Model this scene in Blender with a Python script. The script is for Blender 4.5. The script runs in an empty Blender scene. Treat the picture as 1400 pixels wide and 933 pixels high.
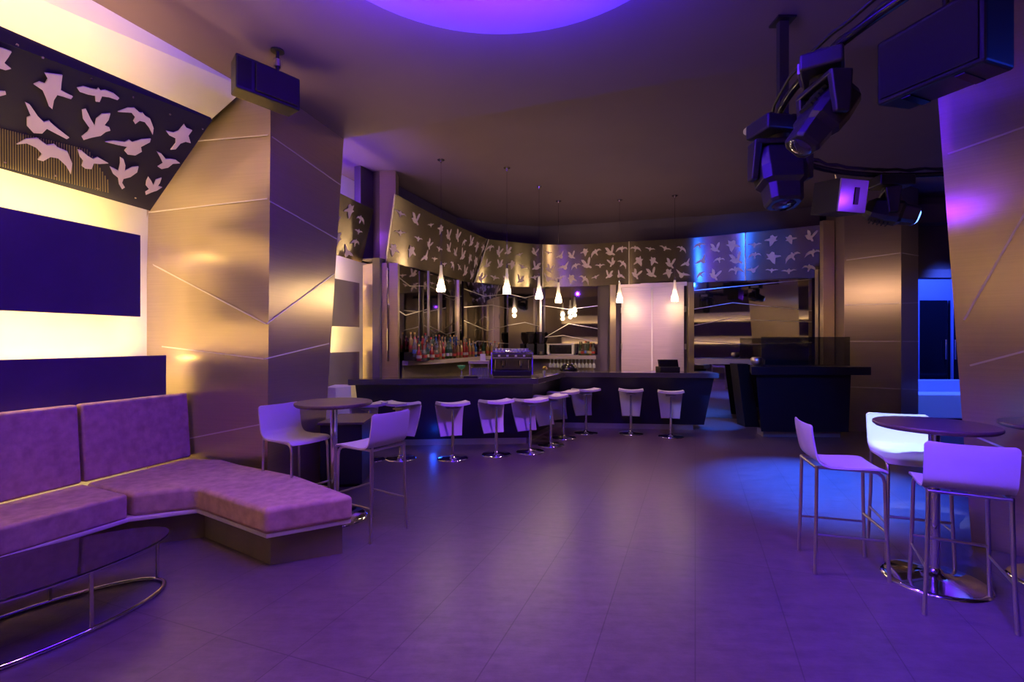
import bpy, math, random
from mathutils import Vector, Matrix
from mathutils.geometry import tessellate_polygon
R = math.radians
random.seed(7)
sc = bpy.context.scene
col = sc.collection
F, CX, HY, EYE = 670.0, 700.0, 466.5, 1.62

# ---------------------------------------------------------------- measuring helpers
def at(px, py, Y):
    return Vector(((px-CX)/F*Y, Y, EYE-(py-HY)/F*Y))
def hp(px, py, Z):                       # point of the ray at height Z
    Y = F*(EYE-Z)/(py-HY)
    return Vector(((px-CX)/F*Y, Y, Z))
def onpl(px, py, a, b):                  # ray meets the upright plane through XY points a, b
    s = (px-CX)/F
    dx, dy = b[0]-a[0], b[1]-a[1]
    # (s*Y-a0)*dy-(Y-a1)*dx=0
    Y = (a[0]*dy-a[1]*dx)/(s*dy-dx)
    return at(px, py, Y)

# ---------------------------------------------------------------- materials
def mat(name, base, rough=.5, metal=0, emit=None, es=0, trans=0, ior=1.45, spec=.5, aniso=0, coat=0, alpha=1):
    m = bpy.data.materials.new(name); m.use_nodes = True
    b = m.node_tree.nodes['Principled BSDF']
    b.inputs['Base Color'].default_value = (*base, 1)
    b.inputs['Roughness'].default_value = rough
    b.inputs['Metallic'].default_value = metal
    b.inputs['IOR'].default_value = ior
    b.inputs['Transmission Weight'].default_value = trans
    b.inputs['Specular IOR Level'].default_value = spec
    b.inputs['Coat Weight'].default_value = coat
    b.inputs['Anisotropic'].default_value = aniso
    b.inputs['Alpha'].default_value = alpha
    if emit:
        b.inputs['Emission Color'].default_value = (*emit, 1)
        b.inputs['Emission Strength'].default_value = es
    return m
def nn(m, t, **k):
    n = m.node_tree.nodes.new(t)
    for a, v in k.items(): setattr(n, a, v)
    return n
def noise_var(m, scale=(1, 1, 1), nscale=8, lo=.8, hi=1.15, rlo=None, rhi=None, bump=0, detail=4):
    nt = m.node_tree; L = nt.links; b = nt.nodes['Principled BSDF']
    tc = nn(m, 'ShaderNodeTexCoord'); mp = nn(m, 'ShaderNodeMapping'); mp.inputs['Scale'].default_value = scale
    nz = nn(m, 'ShaderNodeTexNoise'); nz.inputs['Scale'].default_value = nscale; nz.inputs['Detail'].default_value = detail
    L.new(tc.outputs['Object'], mp.inputs[0]); L.new(mp.outputs[0], nz.inputs['Vector'])
    mr = nn(m, 'ShaderNodeMapRange'); mr.inputs[1].default_value = .3; mr.inputs[2].default_value = .7
    mr.inputs[3].default_value = lo; mr.inputs[4].default_value = hi
    L.new(nz.outputs['Fac'], mr.inputs[0])
    mx = nn(m, 'ShaderNodeMix', data_type='RGBA', blend_type='MULTIPLY'); mx.inputs[0].default_value = 1
    mx.inputs[6].default_value = b.inputs['Base Color'].default_value
    L.new(mr.outputs[0], mx.inputs[7]); L.new(mx.outputs[2], b.inputs['Base Color'])
    if rlo is not None:
        r = nn(m, 'ShaderNodeMapRange'); r.inputs[1].default_value = .3; r.inputs[2].default_value = .7
        r.inputs[3].default_value = rlo; r.inputs[4].default_value = rhi
        L.new(nz.outputs['Fac'], r.inputs[0]); L.new(r.outputs[0], b.inputs['Roughness'])
    if bump:
        bp = nn(m, 'ShaderNodeBump'); bp.inputs['Strength'].default_value = bump; bp.inputs['Distance'].default_value = .004
        L.new(nz.outputs['Fac'], bp.inputs['Height']); L.new(bp.outputs[0], b.inputs['Normal'])
    return m
M = {}
def grain(m, rot):
    nt = m.node_tree; g_ = nn(m, 'ShaderNodeNewGeometry'); t = nn(m, 'ShaderNodeVectorMath', operation='CROSS_PRODUCT')
    nt.links.new(g_.outputs['Normal'], t.inputs[0]); t.inputs[1].default_value = (0, 0, 1)
    b = nt.nodes['Principled BSDF']; nt.links.new(t.outputs[0], b.inputs['Tangent']); b.inputs['Anisotropic Rotation'].default_value = rot
    return m
M['plaster'] = noise_var(mat('plaster', (.13, .105, .13), .9), nscale=1.5, lo=.92, hi=1.06)
M['white_wall'] = noise_var(mat('white_wall', (.82, .80, .78), .85), nscale=2, lo=.95, hi=1.03)
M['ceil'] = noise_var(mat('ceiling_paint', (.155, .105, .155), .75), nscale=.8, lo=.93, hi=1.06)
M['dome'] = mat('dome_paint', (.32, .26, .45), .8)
M['steel'] = noise_var(mat('brushed_steel', (.50, .45, .41), .38, 1.0, aniso=.6), scale=(60, 60, 1.2), nscale=1.5, lo=.9, hi=1.08, rlo=.30, rhi=.46)
M['steel_h'] = grain(noise_var(mat('brushed_steel_flat', (.56, .46, .33), .33, .82, aniso=.7), scale=(1, 1, 45), nscale=2, lo=.95, hi=1.04, rlo=.30, rhi=.36), .0)
M['seam'] = mat('panel_seam', (.85, .78, .72), .35, .3)
M['frieze'] = grain(noise_var(mat('frieze_steel', (.25, .21, .155), .21, .75, aniso=.85), scale=(.4, .4, 30), nscale=1.5, lo=.93, hi=1.06), .25)
M['navy_board'] = noise_var(mat('navy_board', (.075, .04, .10), .55), nscale=3, lo=.9, hi=1.1)
M['birdsheet'] = mat('dark_perforated_sheet', (.016, .012, .035), .6, 0, spec=.2)
M['slit'] = mat('perforation_glow', (.17, .125, .07), .7)  # brown stands in for light glowing through the perforated sheet
M['grey_board'] = noise_var(mat('grey_board', (.28, .25, .22), .5, .3), nscale=3, lo=.95, hi=1.05)
M['bird'] = mat('bird_glow', (.62, .50, .56), .6, emit=(.75, .5, .6), es=.035)  # pale tone and faint emission imitate backlight through the cutouts
M['birdbar'] = mat('bird_glow_bar', (.52, .41, .47), .7, emit=(.6, .38, .6), es=.04)  # lit wall behind the bar cutouts, put into colour and faint emission
M['led_warm'] = mat('led_warm', (1, .8, .5), .5, emit=(1, .66, .21), es=42)
M['led_mid'] = mat('led_mid', (1, .8, .5), .5, emit=(1, .58, .24), es=16)
M['led_dim'] = mat('led_dim', (1, .8, .5), .5, emit=(1, .60, .22), es=14)
M['led_violet'] = mat('led_violet', (.4, .2, 1), .5, emit=(.16, .02, 1), es=45)
M['mirror'] = mat('mirror', (.40, .385, .40), .03, 1)
M['chrome'] = mat('chrome', (.75, .74, .76), .09, 1)
M['machine_steel'] = mat('machine_steel', (.22, .20, .21), .2, 1)
M['chrome_soft'] = mat('satin_chrome', (.62, .58, .58), .28, 1)
M['white_shell'] = mat('white_shell', (.80, .78, .80), .28, spec=.5)
M['white_leather'] = mat('white_leather', (.78, .73, .76), .42)
M['tabletop'] = noise_var(mat('dark_wood_top', (.11, .065, .06), .38), scale=(1, 12, 1), nscale=6, lo=.8, hi=1.2)
M['black'] = mat('black_plastic', (.012, .011, .013), .5)
M['black_rough'] = mat('black_grille', (.02, .018, .02), .8)
M['black_gloss'] = mat('black_gloss', (.012, .012, .015), .12)
M['bar_front'] = noise_var(mat('bar_front', (.016, .014, .026), .4), nscale=2, lo=.9, hi=1.1)
M['bar_top'] = mat('bar_top', (.07, .06, .07), .16, coat=.4)
M['plinth'] = mat('bar_plinth', (.55, .52, .52), .35, .7)
M['shelf'] = mat('shelf_board', (.45, .37, .33), .45, .2)
M['strip'] = mat('sofa_edge_strip', (.85, .80, .78), .4)
M['sofa_plinth'] = noise_var(mat('sofa_plinth', (.22, .18, .13), .5, .3), nscale=4, lo=.9, hi=1.1)
M['glass_dark'] = mat('smoked_glass', (.025, .02, .03), .04, coat=.6, alpha=.80)
M['glass_screen'] = mat('smoked_screen', (.03, .028, .035), .05, alpha=.55)
M['glass'] = mat('clear_glass', (.95, .95, .97), .02, trans=1, ior=1.45)
M['glass_fill'] = mat('glassware', (.75, .78, .85), .08, alpha=.45)
M['lamp_glass'] = mat('lamp_glass', (.85, .8, .78), .1, alpha=.4, emit=(1, .75, .5), es=.12)
M['bulb'] = mat('lamp_bulb', (1, .9, .7), .4, emit=(1, .72, .38), es=150)
M['door_metal'] = noise_var(mat('door_metal', (.72, .60, .56), .38, .5), scale=(1, 1, 30), nscale=2, lo=.93, hi=1.05, rlo=.3, rhi=.42)
M['blue_glass'] = mat('hall_paint', (.45, .45, .6), .5)
M['lens_blue'] = mat('lens_blue', (.2, .3, 1), .1, emit=(.12, .25, 1), es=5)
M['lens_dark'] = mat('lens_dark', (.02, .02, .05), .05, coat=1)
M['housing'] = mat('fixture_housing', (.022, .020, .024), .35)
M['violet_face'] = mat('flood_face', (.5, .45, .6), .3, .4)

def fabric(name, base):
    m = noise_var(mat(name, base, .75, spec=.3), scale=(1, 1, 1), nscale=14, lo=.78, hi=1.14, detail=6)
    nt = m.node_tree; L = nt.links; b = nt.nodes['Principled BSDF']
    tc = nn(m, 'ShaderNodeTexCoord')
    w = nn(m, 'ShaderNodeTexNoise'); w.inputs['Scale'].default_value = 55; w.inputs['Detail'].default_value = 5
    mp = nn(m, 'ShaderNodeMapping'); mp.inputs['Scale'].default_value = (1, 1, .25)
    L.new(tc.outputs['Object'], mp.inputs[0]); L.new(mp.outputs[0], w.inputs['Vector'])
    bp = nn(m, 'ShaderNodeBump'); bp.inputs['Strength'].default_value = .35; bp.inputs['Distance'].default_value = .003
    L.new(w.outputs['Fac'], bp.inputs['Height']); L.new(bp.outputs[0], b.inputs['Normal'])
    return m
M['sofa'] = fabric('sofa_fabric', (.56, .37, .28))

def floor_mat():
    m = mat('floor_tiles', (.115, .082, .105), .4)
    nt = m.node_tree; L = nt.links; b = nt.nodes['Principled BSDF']
    tc = nn(m, 'ShaderNodeTexCoord'); mp = nn(m, 'ShaderNodeMapping'); mp.inputs['Rotation'].default_value = (0, 0, R(20.5))
    L.new(tc.outputs['Object'], mp.inputs[0])
    br = nn(m, 'ShaderNodeTexBrick'); br.offset = .0; br.squash = 1
    br.inputs['Scale'].default_value = 1; br.inputs['Mortar Size'].default_value = .0035
    br.inputs['Brick Width'].default_value = .49; br.inputs['Row Height'].default_value = 1.96
    br.inputs['Color1'].default_value = (.96, .96, .96, 1); br.inputs['Color2'].default_value = (1.05, 1.03, 1.05, 1); br.inputs['Mortar'].default_value = (.6, .6, .6, 1)
    L.new(mp.outputs[0], br.inputs['Vector'])
    mp2 = nn(m, 'ShaderNodeMapping'); mp2.inputs['Scale'].default_value = (2.2, 11, 1); mp2.inputs['Rotation'].default_value = (0, 0, R(20.5))
    L.new(tc.outputs['Object'], mp2.inputs[0])
    nz = nn(m, 'ShaderNodeTexNoise'); nz.inputs['Scale'].default_value = 1.6; nz.inputs['Detail'].default_value = 9; nz.inputs['Roughness'].default_value = .65
    L.new(mp2.outputs[0], nz.inputs['Vector'])
    n2 = nn(m, 'ShaderNodeTexNoise'); n2.inputs['Scale'].default_value = 11; n2.inputs['Detail'].default_value = 10; n2.inputs['Roughness'].default_value = .7
    L.new(tc.outputs['Object'], n2.inputs['Vector'])
    ad = nn(m, 'ShaderNodeMath', operation='ADD'); L.new(nz.outputs['Fac'], ad.inputs[0]); L.new(n2.outputs['Fac'], ad.inputs[1])
    mr = nn(m, 'ShaderNodeMapRange'); mr.inputs[1].default_value = .6; mr.inputs[2].default_value = 1.4; mr.inputs[3].default_value = .66; mr.inputs[4].default_value = 1.36
    L.new(ad.outputs[0], mr.inputs[0])
    mx = nn(m, 'ShaderNodeMix', data_type='RGBA', blend_type='MULTIPLY'); mx.inputs[0].default_value = 1
    mx.inputs[6].default_value = (.115, .082, .105, 1); L.new(mr.outputs[0], mx.inputs[7])
    m2 = nn(m, 'ShaderNodeMix', data_type='RGBA', blend_type='MULTIPLY'); m2.inputs[0].default_value = 1
    L.new(mx.outputs[2], m2.inputs[6]); L.new(br.outputs['Color'], m2.inputs[7]); L.new(m2.outputs[2], b.inputs['Base Color'])
    rr = nn(m, 'ShaderNodeMapRange'); rr.inputs[1].default_value = .55; rr.inputs[2].default_value = 1.45; rr.inputs[3].default_value = .27; rr.inputs[4].default_value = .40
    L.new(ad.outputs[0], rr.inputs[0]); L.new(rr.outputs[0], b.inputs['Roughness'])
    bp = nn(m, 'ShaderNodeBump'); bp.inputs['Strength'].default_value = .25; bp.inputs['Distance'].default_value = .004
    L.new(ad.outputs[0], bp.inputs['Height']); L.new(bp.outputs[0], b.inputs['Normal'])
    return m
M['floor'] = floor_mat()

# ---------------------------------------------------------------- mesh building
def wloc(o):
    v = Vector((0, 0, 0))
    while o: v += o.location; o = o.parent
    return v
class MB:
    def __init__(s): s.v = []; s.f = []; s.mi = []; s.sm = []; s.M = Matrix.Identity(4); s.cur = 0
    def add(s, vs, fs, smooth=False):
        o = len(s.v); s.v += [s.M @ Vector(v) for v in vs]
        for f in fs: s.f.append([i+o for i in f]); s.mi.append(s.cur); s.sm.append(smooth)
        return s
    def hexa(s, b, t):                    # two quads, bottom then top
        return s.add(list(b)+list(t), [(3,2,1,0),(4,5,6,7),(0,1,5,4),(1,2,6,5),(2,3,7,6),(3,0,4,7)])
    def box(s, c, d, rz=0, taper=1):
        x, y, z = d[0]/2, d[1]/2, d[2]/2; m = Matrix.Translation(c) @ Matrix.Rotation(rz, 4, 'Z')
        P = [(-x,-y),(x,-y),(x,y),(-x,y)]
        return s.hexa([m @ Vector((a, b, -z)) for a, b in P], [m @ Vector((a*taper, b*taper, z)) for a, b in P])
    def prism(s, poly, z0, z1):
        n = len(poly)
        if sum(poly[i][0]*poly[(i+1)%n][1]-poly[(i+1)%n][0]*poly[i][1] for i in range(n)) < 0: poly = poly[::-1]
        vs = [(p[0], p[1], z0) for p in poly]+[(p[0], p[1], z1) for p in poly]
        return s.add(vs, [tuple(range(n))[::-1], tuple(range(n, 2*n))]+[(i, (i+1)%n, n+(i+1)%n, n+i) for i in range(n)])
    def slab(s, pts, t):                  # planar polygon thickened by vector t
        t = Vector(t); n = len(pts); p = [Vector(q) for q in pts]
        nrm = Vector((0, 0, 0))
        for i in range(n): nrm += (p[i]-p[0]).cross(p[(i+1)%n]-p[0])
        if nrm.dot(t) < 0: p = p[::-1]
        return s.add(p+[q+t for q in p], [tuple(range(n))[::-1], tuple(range(n, 2*n))]+[(i, (i+1)%n, n+(i+1)%n, n+i) for i in range(n)])
    def tube(s, path, r, n=10, caps=True, flat=1.0):
        path = [Vector(p) for p in path]; rings = []; up = None
        for i, p in enumerate(path):
            a = path[max(i-1, 0)]; b = path[min(i+1, len(path)-1)]
            d = (b-a).normalized()
            if up is None: up = Vector((0, 0, 1)) if abs(d.z) < .9 else Vector((1, 0, 0))
            x = d.cross(up).normalized(); y = x.cross(d).normalized(); up = y
            rr = r[i] if isinstance(r, (list, tuple)) else r
            rings.append([p+x*math.cos(2*math.pi*k/n)*rr+y*math.sin(2*math.pi*k/n)*rr*flat for k in range(n)])
        vs = [q for g in rings for q in g]; fs = []
        for i in range(len(path)-1):
            for k in range(n): fs.append((i*n+k, i*n+(k+1)%n, (i+1)*n+(k+1)%n, (i+1)*n+k))
        s.add(vs, fs, True)
        if caps:
            m = len(path)-1
            s.add(rings[0]+rings[m], [tuple(range(n))[::-1], tuple(range(n, 2*n))])
        return s
    def lathe(s, prof, c=(0, 0, 0), n=24, caps=True):
        vs = []; fs = []
        for r, z in prof:
            for k in range(n): vs.append((c[0]+r*math.cos(2*math.pi*k/n), c[1]+r*math.sin(2*math.pi*k/n), c[2]+z))
        for i in range(len(prof)-1):
            for k in range(n): fs.append((i*n+k, i*n+(k+1)%n, (i+1)*n+(k+1)%n, (i+1)*n+k))
        s.add(vs, fs, True)
        if caps:
            m = (len(prof)-1)*n
            s.add(vs[:n]+vs[m:], [tuple(range(n))[::-1], tuple(range(n, 2*n))])
        return s
    def build(s, name, m, parent=None, bevel=0, seg=2, kind=None, sub=0, loc=None):
        me = bpy.data.meshes.new(name)
        off = wloc(parent) if parent else Vector((0, 0, 0))
        if loc is not None: off = Vector((0, 0, 0))
        me.from_pydata([tuple(v-off) for v in s.v], [], s.f)
        for mm in (m if isinstance(m, (list, tuple)) else [m]): me.materials.append(M[mm] if isinstance(mm, str) else mm)
        for i, p in enumerate(me.polygons): p.material_index = s.mi[i]; p.use_smooth = s.sm[i]
        me.update()
        o = bpy.data.objects.new(name, me); col.objects.link(o)
        if parent: o.parent = parent
        if loc is not None and not parent: o.location = loc
        if bevel:
            b = o.modifiers.new('bevel', 'BEVEL'); b.width = bevel; b.segments = seg; b.limit_method = 'ANGLE'; b.angle_limit = R(40)
        if sub:
            b = o.modifiers.new('sub', 'SUBSURF'); b.levels = sub; b.render_levels = sub
        if kind: o['kind'] = kind
        return o
def thing(name, label, cat, loc=(0, 0, 0), group=None):
    o = bpy.data.objects.new(name, None); col.objects.link(o); o.location = loc; o.empty_display_size = .1
    o['label'] = label; o['category'] = cat
    if group: o['group'] = group
    return o
def tag(o, label, cat, group=None):
    o['label'] = label; o['category'] = cat
    if group: o['group'] = group
    return o
def dup(root, loc, rz, label, group=None):
    r = root.copy(); col.objects.link(r); r.location = loc; r.rotation_euler = (0, 0, rz); r['label'] = label
    if group: r['group'] = group
    for ch in list(root.children):
        c = ch.copy(); col.objects.link(c); c.parent = r
        for g in list(ch.children):
            d = g.copy(); col.objects.link(d); d.parent = c
    return r
ORD = 'first second third fourth fifth sixth seventh eighth ninth tenth eleventh twelfth thirteenth fourteenth fifteenth sixteenth seventeenth eighteenth nineteenth twentieth'.split()

# ---------------------------------------------------------------- setting
ZF, ZB = 4.1, 4.4
MB().prism([(-9, -5), (12, -5), (12, 17), (-9, 17)], -.1, 0).build('floor', 'floor', kind='structure')
# front ceiling with a round opening and a soft dome
STEP = lambda x: 6.0-.366*(x+2.06)
DC, DR = Vector((-.1, 2.6)), 1.36
outer = [Vector((-7, -5, 0)), Vector((12, -5, 0)), Vector((12, STEP(12), 0)), Vector((-7, STEP(-7), 0))]
hole = [Vector((DC.x+DR*math.cos(2*math.pi*k/64), DC.y+DR*math.sin(2*math.pi*k/64), 0)) for k in range(64)]
tri = tessellate_polygon([outer, hole]); allv = outer+hole
mb = MB(); mb.add([(v.x, v.y, ZF) for v in allv], tri)
mb.add([(12, STEP(12), ZF), (-7, STEP(-7), ZF), (-7, STEP(-7), ZB), (12, STEP(12), ZB)], [(0, 1, 2, 3)])
mb.cur = 1
def sm(t): return t*t*(3-2*t)
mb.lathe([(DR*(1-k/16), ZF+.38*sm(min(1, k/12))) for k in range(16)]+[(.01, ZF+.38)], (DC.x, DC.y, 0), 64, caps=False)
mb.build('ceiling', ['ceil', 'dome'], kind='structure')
mb = MB(); mb.add([(-7, STEP(-7), ZB), (12, STEP(12), ZB), (12, 17, ZB), (-7, 17, ZB)], [(0, 1, 2, 3)])
mb.build('ceiling_bar', 'ceil', kind='structure')
# left wall
WL = lambda y: -3.79+.306*(y-5.1)
mb = MB(); mb.slab([(WL(-5), -5, 0), (WL(9.3), 9.3, 0), (WL(9.3), 9.3, ZB), (WL(-5), -5, ZB)], (-.15, .03, 0))
mb.build('wall_left', 'white_wall', kind='structure')
# sloping bulkhead above the bird panel
def bulk(y): return WL(y)
p = [(-2.60, 4.80, ZF), (-6.2, -5, ZF), (WL(-5)+.0, -5, 3.15), (WL(4.95), 4.95, 3.15)]
mb = MB(); mb.slab(p, (-.06, .02, .05)); mb.build('wall_bulkhead', 'white_wall', kind='structure')

# ---- bar back wall polyline
BW = [(-2.0, 7.62), (-1.55, 8.9), (-.9, 10.75), (-.1, 11.25), (.68, 11.45), (1.99, 11.15), (3.27, 10.72), (4.4, 10.40), (6.2, 9.72)]
def wallseg(a, b, z0, z1, t, m, name, parent=None, **k):
    a = Vector((*a, 0)); b = Vector((*b, 0)); d = (b-a).normalized(); n = Vector((-d.y, d.x, 0))*t
    mb = MB(); mb.slab([a+Vector((0, 0, z0)), b+Vector((0, 0, z0)), b+Vector((0, 0, z1)), a+Vector((0, 0, z1))], n)
    return mb.build(name, m, parent, **k)
def polyoff(line, d):                      # offset a polyline towards +normal by d
    pts = [Vector((*p, 0)) for p in line]; out = []
    for i, p in enumerate(pts):
        ns = []
        if i > 0: e = (p-pts[i-1]).normalized(); ns.append(Vector((-e.y, e.x, 0)))
        if i < len(pts)-1: e = (pts[i+1]-p).normalized(); ns.append(Vector((-e.y, e.x, 0)))
        n_ = sum(ns, Vector())/len(ns); n_ = n_/max(n_.length_squared, .3)
        out.append((p.x+n_.x*d, p.y+n_.y*d))
    return out
mb = MB()
q1, q2, q3, q4 = polyoff(BW, .07), polyoff(BW, .2), polyoff(BW, .42), polyoff(BW, .54)
for i in range(len(BW)-1):
    mb.prism([q1[i], q1[i+1], q2[i+1], q2[i]], 0, 2.9); mb.prism([q3[i], q3[i+1], q4[i+1], q4[i]], 2.9, ZB); mb.prism([q1[i], q1[i+1], q4[i+1], q4[i]], 2.9, 2.92)
mb.build('wall_bar', 'plaster', kind='structure')

# ---- clad columns with traced seams
def seams(mb, lines, a, b, toward, w=.012):
    for ln in lines:
        pts = [onpl(x, y, a, b)+toward*.004 for x, y in ln]
        for p, q in zip(pts[:-1], pts[1:]):
            d = (q-p).normalized(); s_ = d.cross(toward).normalized()*w/2
            mb.slab([p-s_, q-s_, q+s_, p+s_], toward*.004)
cA, cB, cC = (-3.30, 4.99), (-2.39, 4.78), (-2.19, 5.65)
n1 = Vector((-.275, -.962, 0)).normalized()
mb = MB()
tA, tB, tC = (-3.30, 4.99), (-2.35, 4.78), (-2.06, 6.05)
def col3(p, z): return Vector((p[0], p[1], z))
K = [onpl(225, 640, cA, cB), onpl(216, 500, cA, cB), onpl(232, 373, cA, cB), onpl(199, 300, cA, cB)]
K[0].z = 0
mb.add([col3(cB, 0), col3(tB, ZB), col3((-3.30, 4.99), ZB), K[3], K[2], K[1], K[0]], [(0, 1, 2, 3, 4, 5, 6)])
W = [Vector((WL(5.09), 5.09, z)) for z in (0, 1.45, 2.35, 2.9, ZB)]
mb.add(K[::-1]+W, [])
mb.add([K[0], K[1], W[1], W[0]], [(0, 1, 2, 3)]); mb.add([K[1], K[2], W[2], W[1]], [(0, 1, 2, 3)]); mb.add([K[2], K[3], W[3], W[2]], [(0, 1, 2, 3)])
mb.add([K[3], col3((-3.30, 4.99), ZB), W[4], W[3]], [(0, 1, 2, 3)])
mb.add([col3(cB, 0), col3(cC, 0), col3(tC, ZB), col3(tB, ZB)], [(0, 1, 2, 3)])
mb.add([col3(cC, 0), Vector((WL(6.2), 6.2, 0)), Vector((WL(6.2), 6.2, ZB)), col3(tC, ZB)], [(0, 1, 2, 3)])
mb.cur = 1
seams(mb, [[(262, 194), (366.6, 185)], [(201, 291), (366, 272)], [(200, 357), (236, 376), (364, 443)], [(222, 474), (361, 491)], [(232, 605), (359, 580)]], cA, cB, n1)
n2 = Vector((.99, -.14, .05)).normalized()
def onface2(px, py):
    # intersect with the leaning plane cB,cC,tB
    a, b, c = col3(cB, 0), col3(cC, 0), col3(tC, ZB); n = (b-a).cross(c-a); o = Vector((0, 0, EYE)); d = at(px, py, 1)-o
    return o+d*((a-o).dot(n)/d.dot(n))
for ln in [[(371, 187), (465, 253)], [(367.5, 275), (460, 327)], [(364, 443), (456, 375)], [(361, 491), (449, 470)], [(361, 580), (395, 590)]]:
    pts = [onface2(*p)+n2*.004 for p in ln]
    d = (pts[1]-pts[0]).normalized(); s_ = d.cross(n2).normalized()*.006
    mb.slab([pts[0]-s_, pts[1]-s_, pts[1]+s_, pts[0]+s_], n2*.004)
mb.build('wall_column_left', ['steel_h', 'seam'], kind='structure')
# right column
rA, rB = (3.64, 3.88), (4.75, 2.75)
tRA = (3.33, 3.88)
n3 = Vector((-.71, -.70, 0))
a_, b_, c_ = col3(rA, 0), col3(rB, 0), col3(tRA, ZF)
def onface3(px, py):
    n = (b_-a_).cross(c_-a_); o = Vector((0, 0, EYE)); d = at(px, py, 1)-o
    return o+d*((a_-o).dot(n)/d.dot(n))
mb = MB()
mb.add([a_, b_, col3((4.45, 2.75), ZF), c_], [(3, 2, 1, 0)])
mb.add([a_, c_, col3((4.9, 4.6), ZF), col3((5.0, 4.6), 0)], [(0, 1, 2, 3)])
mb.cur = 1
nr = (b_-a_).cross(c_-a_).normalized()
if nr.dot(Vector((0, 0, EYE))-a_) < 0: nr = -nr
for ln in [[(1296, 211), (1420, 167)], [(1318, 438), (1425, 250)], [(1326, 500), (1425, 474)], [(1336, 598), (1425, 634)]]:
    pts = [onface3(*p)+nr*.004 for p in ln]
    d = (pts[1]-pts[0]).normalized(); s_ = d.cross(nr).normalized()*.007
    mb.slab([pts[0]-s_, pts[1]-s_, pts[1]+s_, pts[0]+s_], nr*.004)
mb.build('wall_column_right', ['steel_h', 'seam'], kind='structure')
# far right column
f1, f2, f3 = (5.98, 8.82), (6.83, 8.60), (7.42, 8.95)
mb = MB()
for a, b in ((f1, f2), (f2, f3), ((6.25, 9.75), f1)):
    mb.add([col3(a, 0), col3(b, 0), col3(b, ZB), col3(a, ZB)], [(0, 1, 2, 3)])
mb.cur = 1
seams(mb, [[(1157, 356), (1231, 346)], [(1157, 417.5), (1231, 415)], [(1157, 467), (1231, 467)], [(1157, 529), (1231, 532)]], f1, f2, Vector((-.25, -.97, 0)).normalized())
seams(mb, [[(1233, 346), (1255, 350)], [(1233, 415), (1255, 414)], [(1233, 467), (1255, 467)], [(1233, 532), (1255, 533)]], f2, f3, Vector((.51, -.86, 0)).normalized())
mb.build('wall_column_far', ['steel_h', 'seam'], kind='structure')
# pillar beside the bar
mb = MB(); mb.prism([(-2.42, 7.95), (-2.16, 7.70), (-1.80, 7.72), (-1.83, 7.98), (-2.3, 8.6)], 0, 2.85); mb.prism([(-2.42, 8.15), (-2.16, 8.0), (-1.90, 8.0), (-1.92, 8.3), (-2.3, 8.7)], 2.85, ZB)
mb.build('wall_pillar', 'steel_h', kind='structure')
# far wall with the opening and hallway
mb = MB()
mb.slab([(7.3, 9.5, 2.84), (12, 9.5, 2.84), (12, 9.5, ZB), (7.3, 9.5, ZB)], (0, .2, 0))
mb.slab([(6.9, 9.35, 3.85), (9.6, 9.0, 3.85), (9.6, 9.0, 4.2), (6.9, 9.35, 4.2)], (0, .3, 0))
mb.slab([(7.3, 9.42, 2.84), (12, 9.42, 2.84), (12, 9.42, 3.0), (7.3, 9.42, 3.0)], (0, .06, 0))
mb.build('wall_far', 'plaster', kind='structure')
mb = MB()
mb.slab([(7.0, 11.35, 0), (12, 11.35, 0), (12, 11.35, ZB), (7.0, 11.35, ZB)], (0, .1, 0))
mb.slab([(7.5, 9.7, 0), (7.5, 11.4, 0), (7.5, 11.4, ZB), (7.5, 9.7, ZB)], (-.08, 0, 0))
mb.build('wall_hallway', 'blue_glass', kind='structure')
mb = MB(); mb.slab([(11.5, -5, 0), (11.5, 13.2, 0), (11.5, 13.2, ZB), (11.5, -5, ZB)], (.1, 0, 0)); mb.build('wall_right', 'plaster', kind='structure')
mb = MB(); mb.slab([(-8, -4.5, 0), (12, -4.5, 0), (12, -4.5, ZB), (-8, -4.5, ZB)], (0, -.1, 0)); mb.build('wall_back', 'plaster', kind='structure')

# ---- wall panels with hidden warm strips
dw = Vector((.2926, .9562, 0)); nw = Vector((.9562, -.2926, 0))      # along the left wall, out of the wall
def wp(y, off, z):
    p = Vector((WL(y), y, z)); return p+nw*off
def wall_board(name, label, cat, y0, y1, off, z0, z1, m, strip=True, th=.03):
    b = wp((y0+y1)/2, off, z0); t = thing(name, label, cat, b)
    mb = MB(); mb.slab([wp(y0, off, z0), wp(y1, off, z0), wp(y1, off, z1), wp(y0, off, z1)], nw*-th)
    mb.build('board', m, t, bevel=.003)
    if strip:
        mb = MB(); mb.slab([wp(y0+.05, off-th-.015, z1-.05), wp(y1-.03, off-th-.015, z1-.05), wp(y1-.03, off-.16, z1-.05), wp(y0+.05, off-.16, z1-.05)], (0, 0, .02))
        mb.build('light_strip', 'led_warm', t)
    return t
wall_board('backlit_board', 'long dark violet wall board between two glowing bands, above the sofa', 'wall panel', -4.2, 4.70, .477, 1.845, 2.605, 'navy_board')
wall_board('backlit_board', 'lower dark board right behind the sofa back, under the glowing band', 'wall panel', -4.2, 4.97, .432, .46, 1.48, 'navy_board', th=.02)
wall_board('backlit_board', 'upper grey board beyond the left column, between two pale bands', 'wall panel', 6.5, 8.0, .477, 1.84, 2.55, 'grey_board')
wall_board('backlit_board', 'lower grey board beyond the left column, left of the bar end', 'wall panel', 6.5, 8.0, .477, .93, 1.45, 'grey_board')
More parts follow.
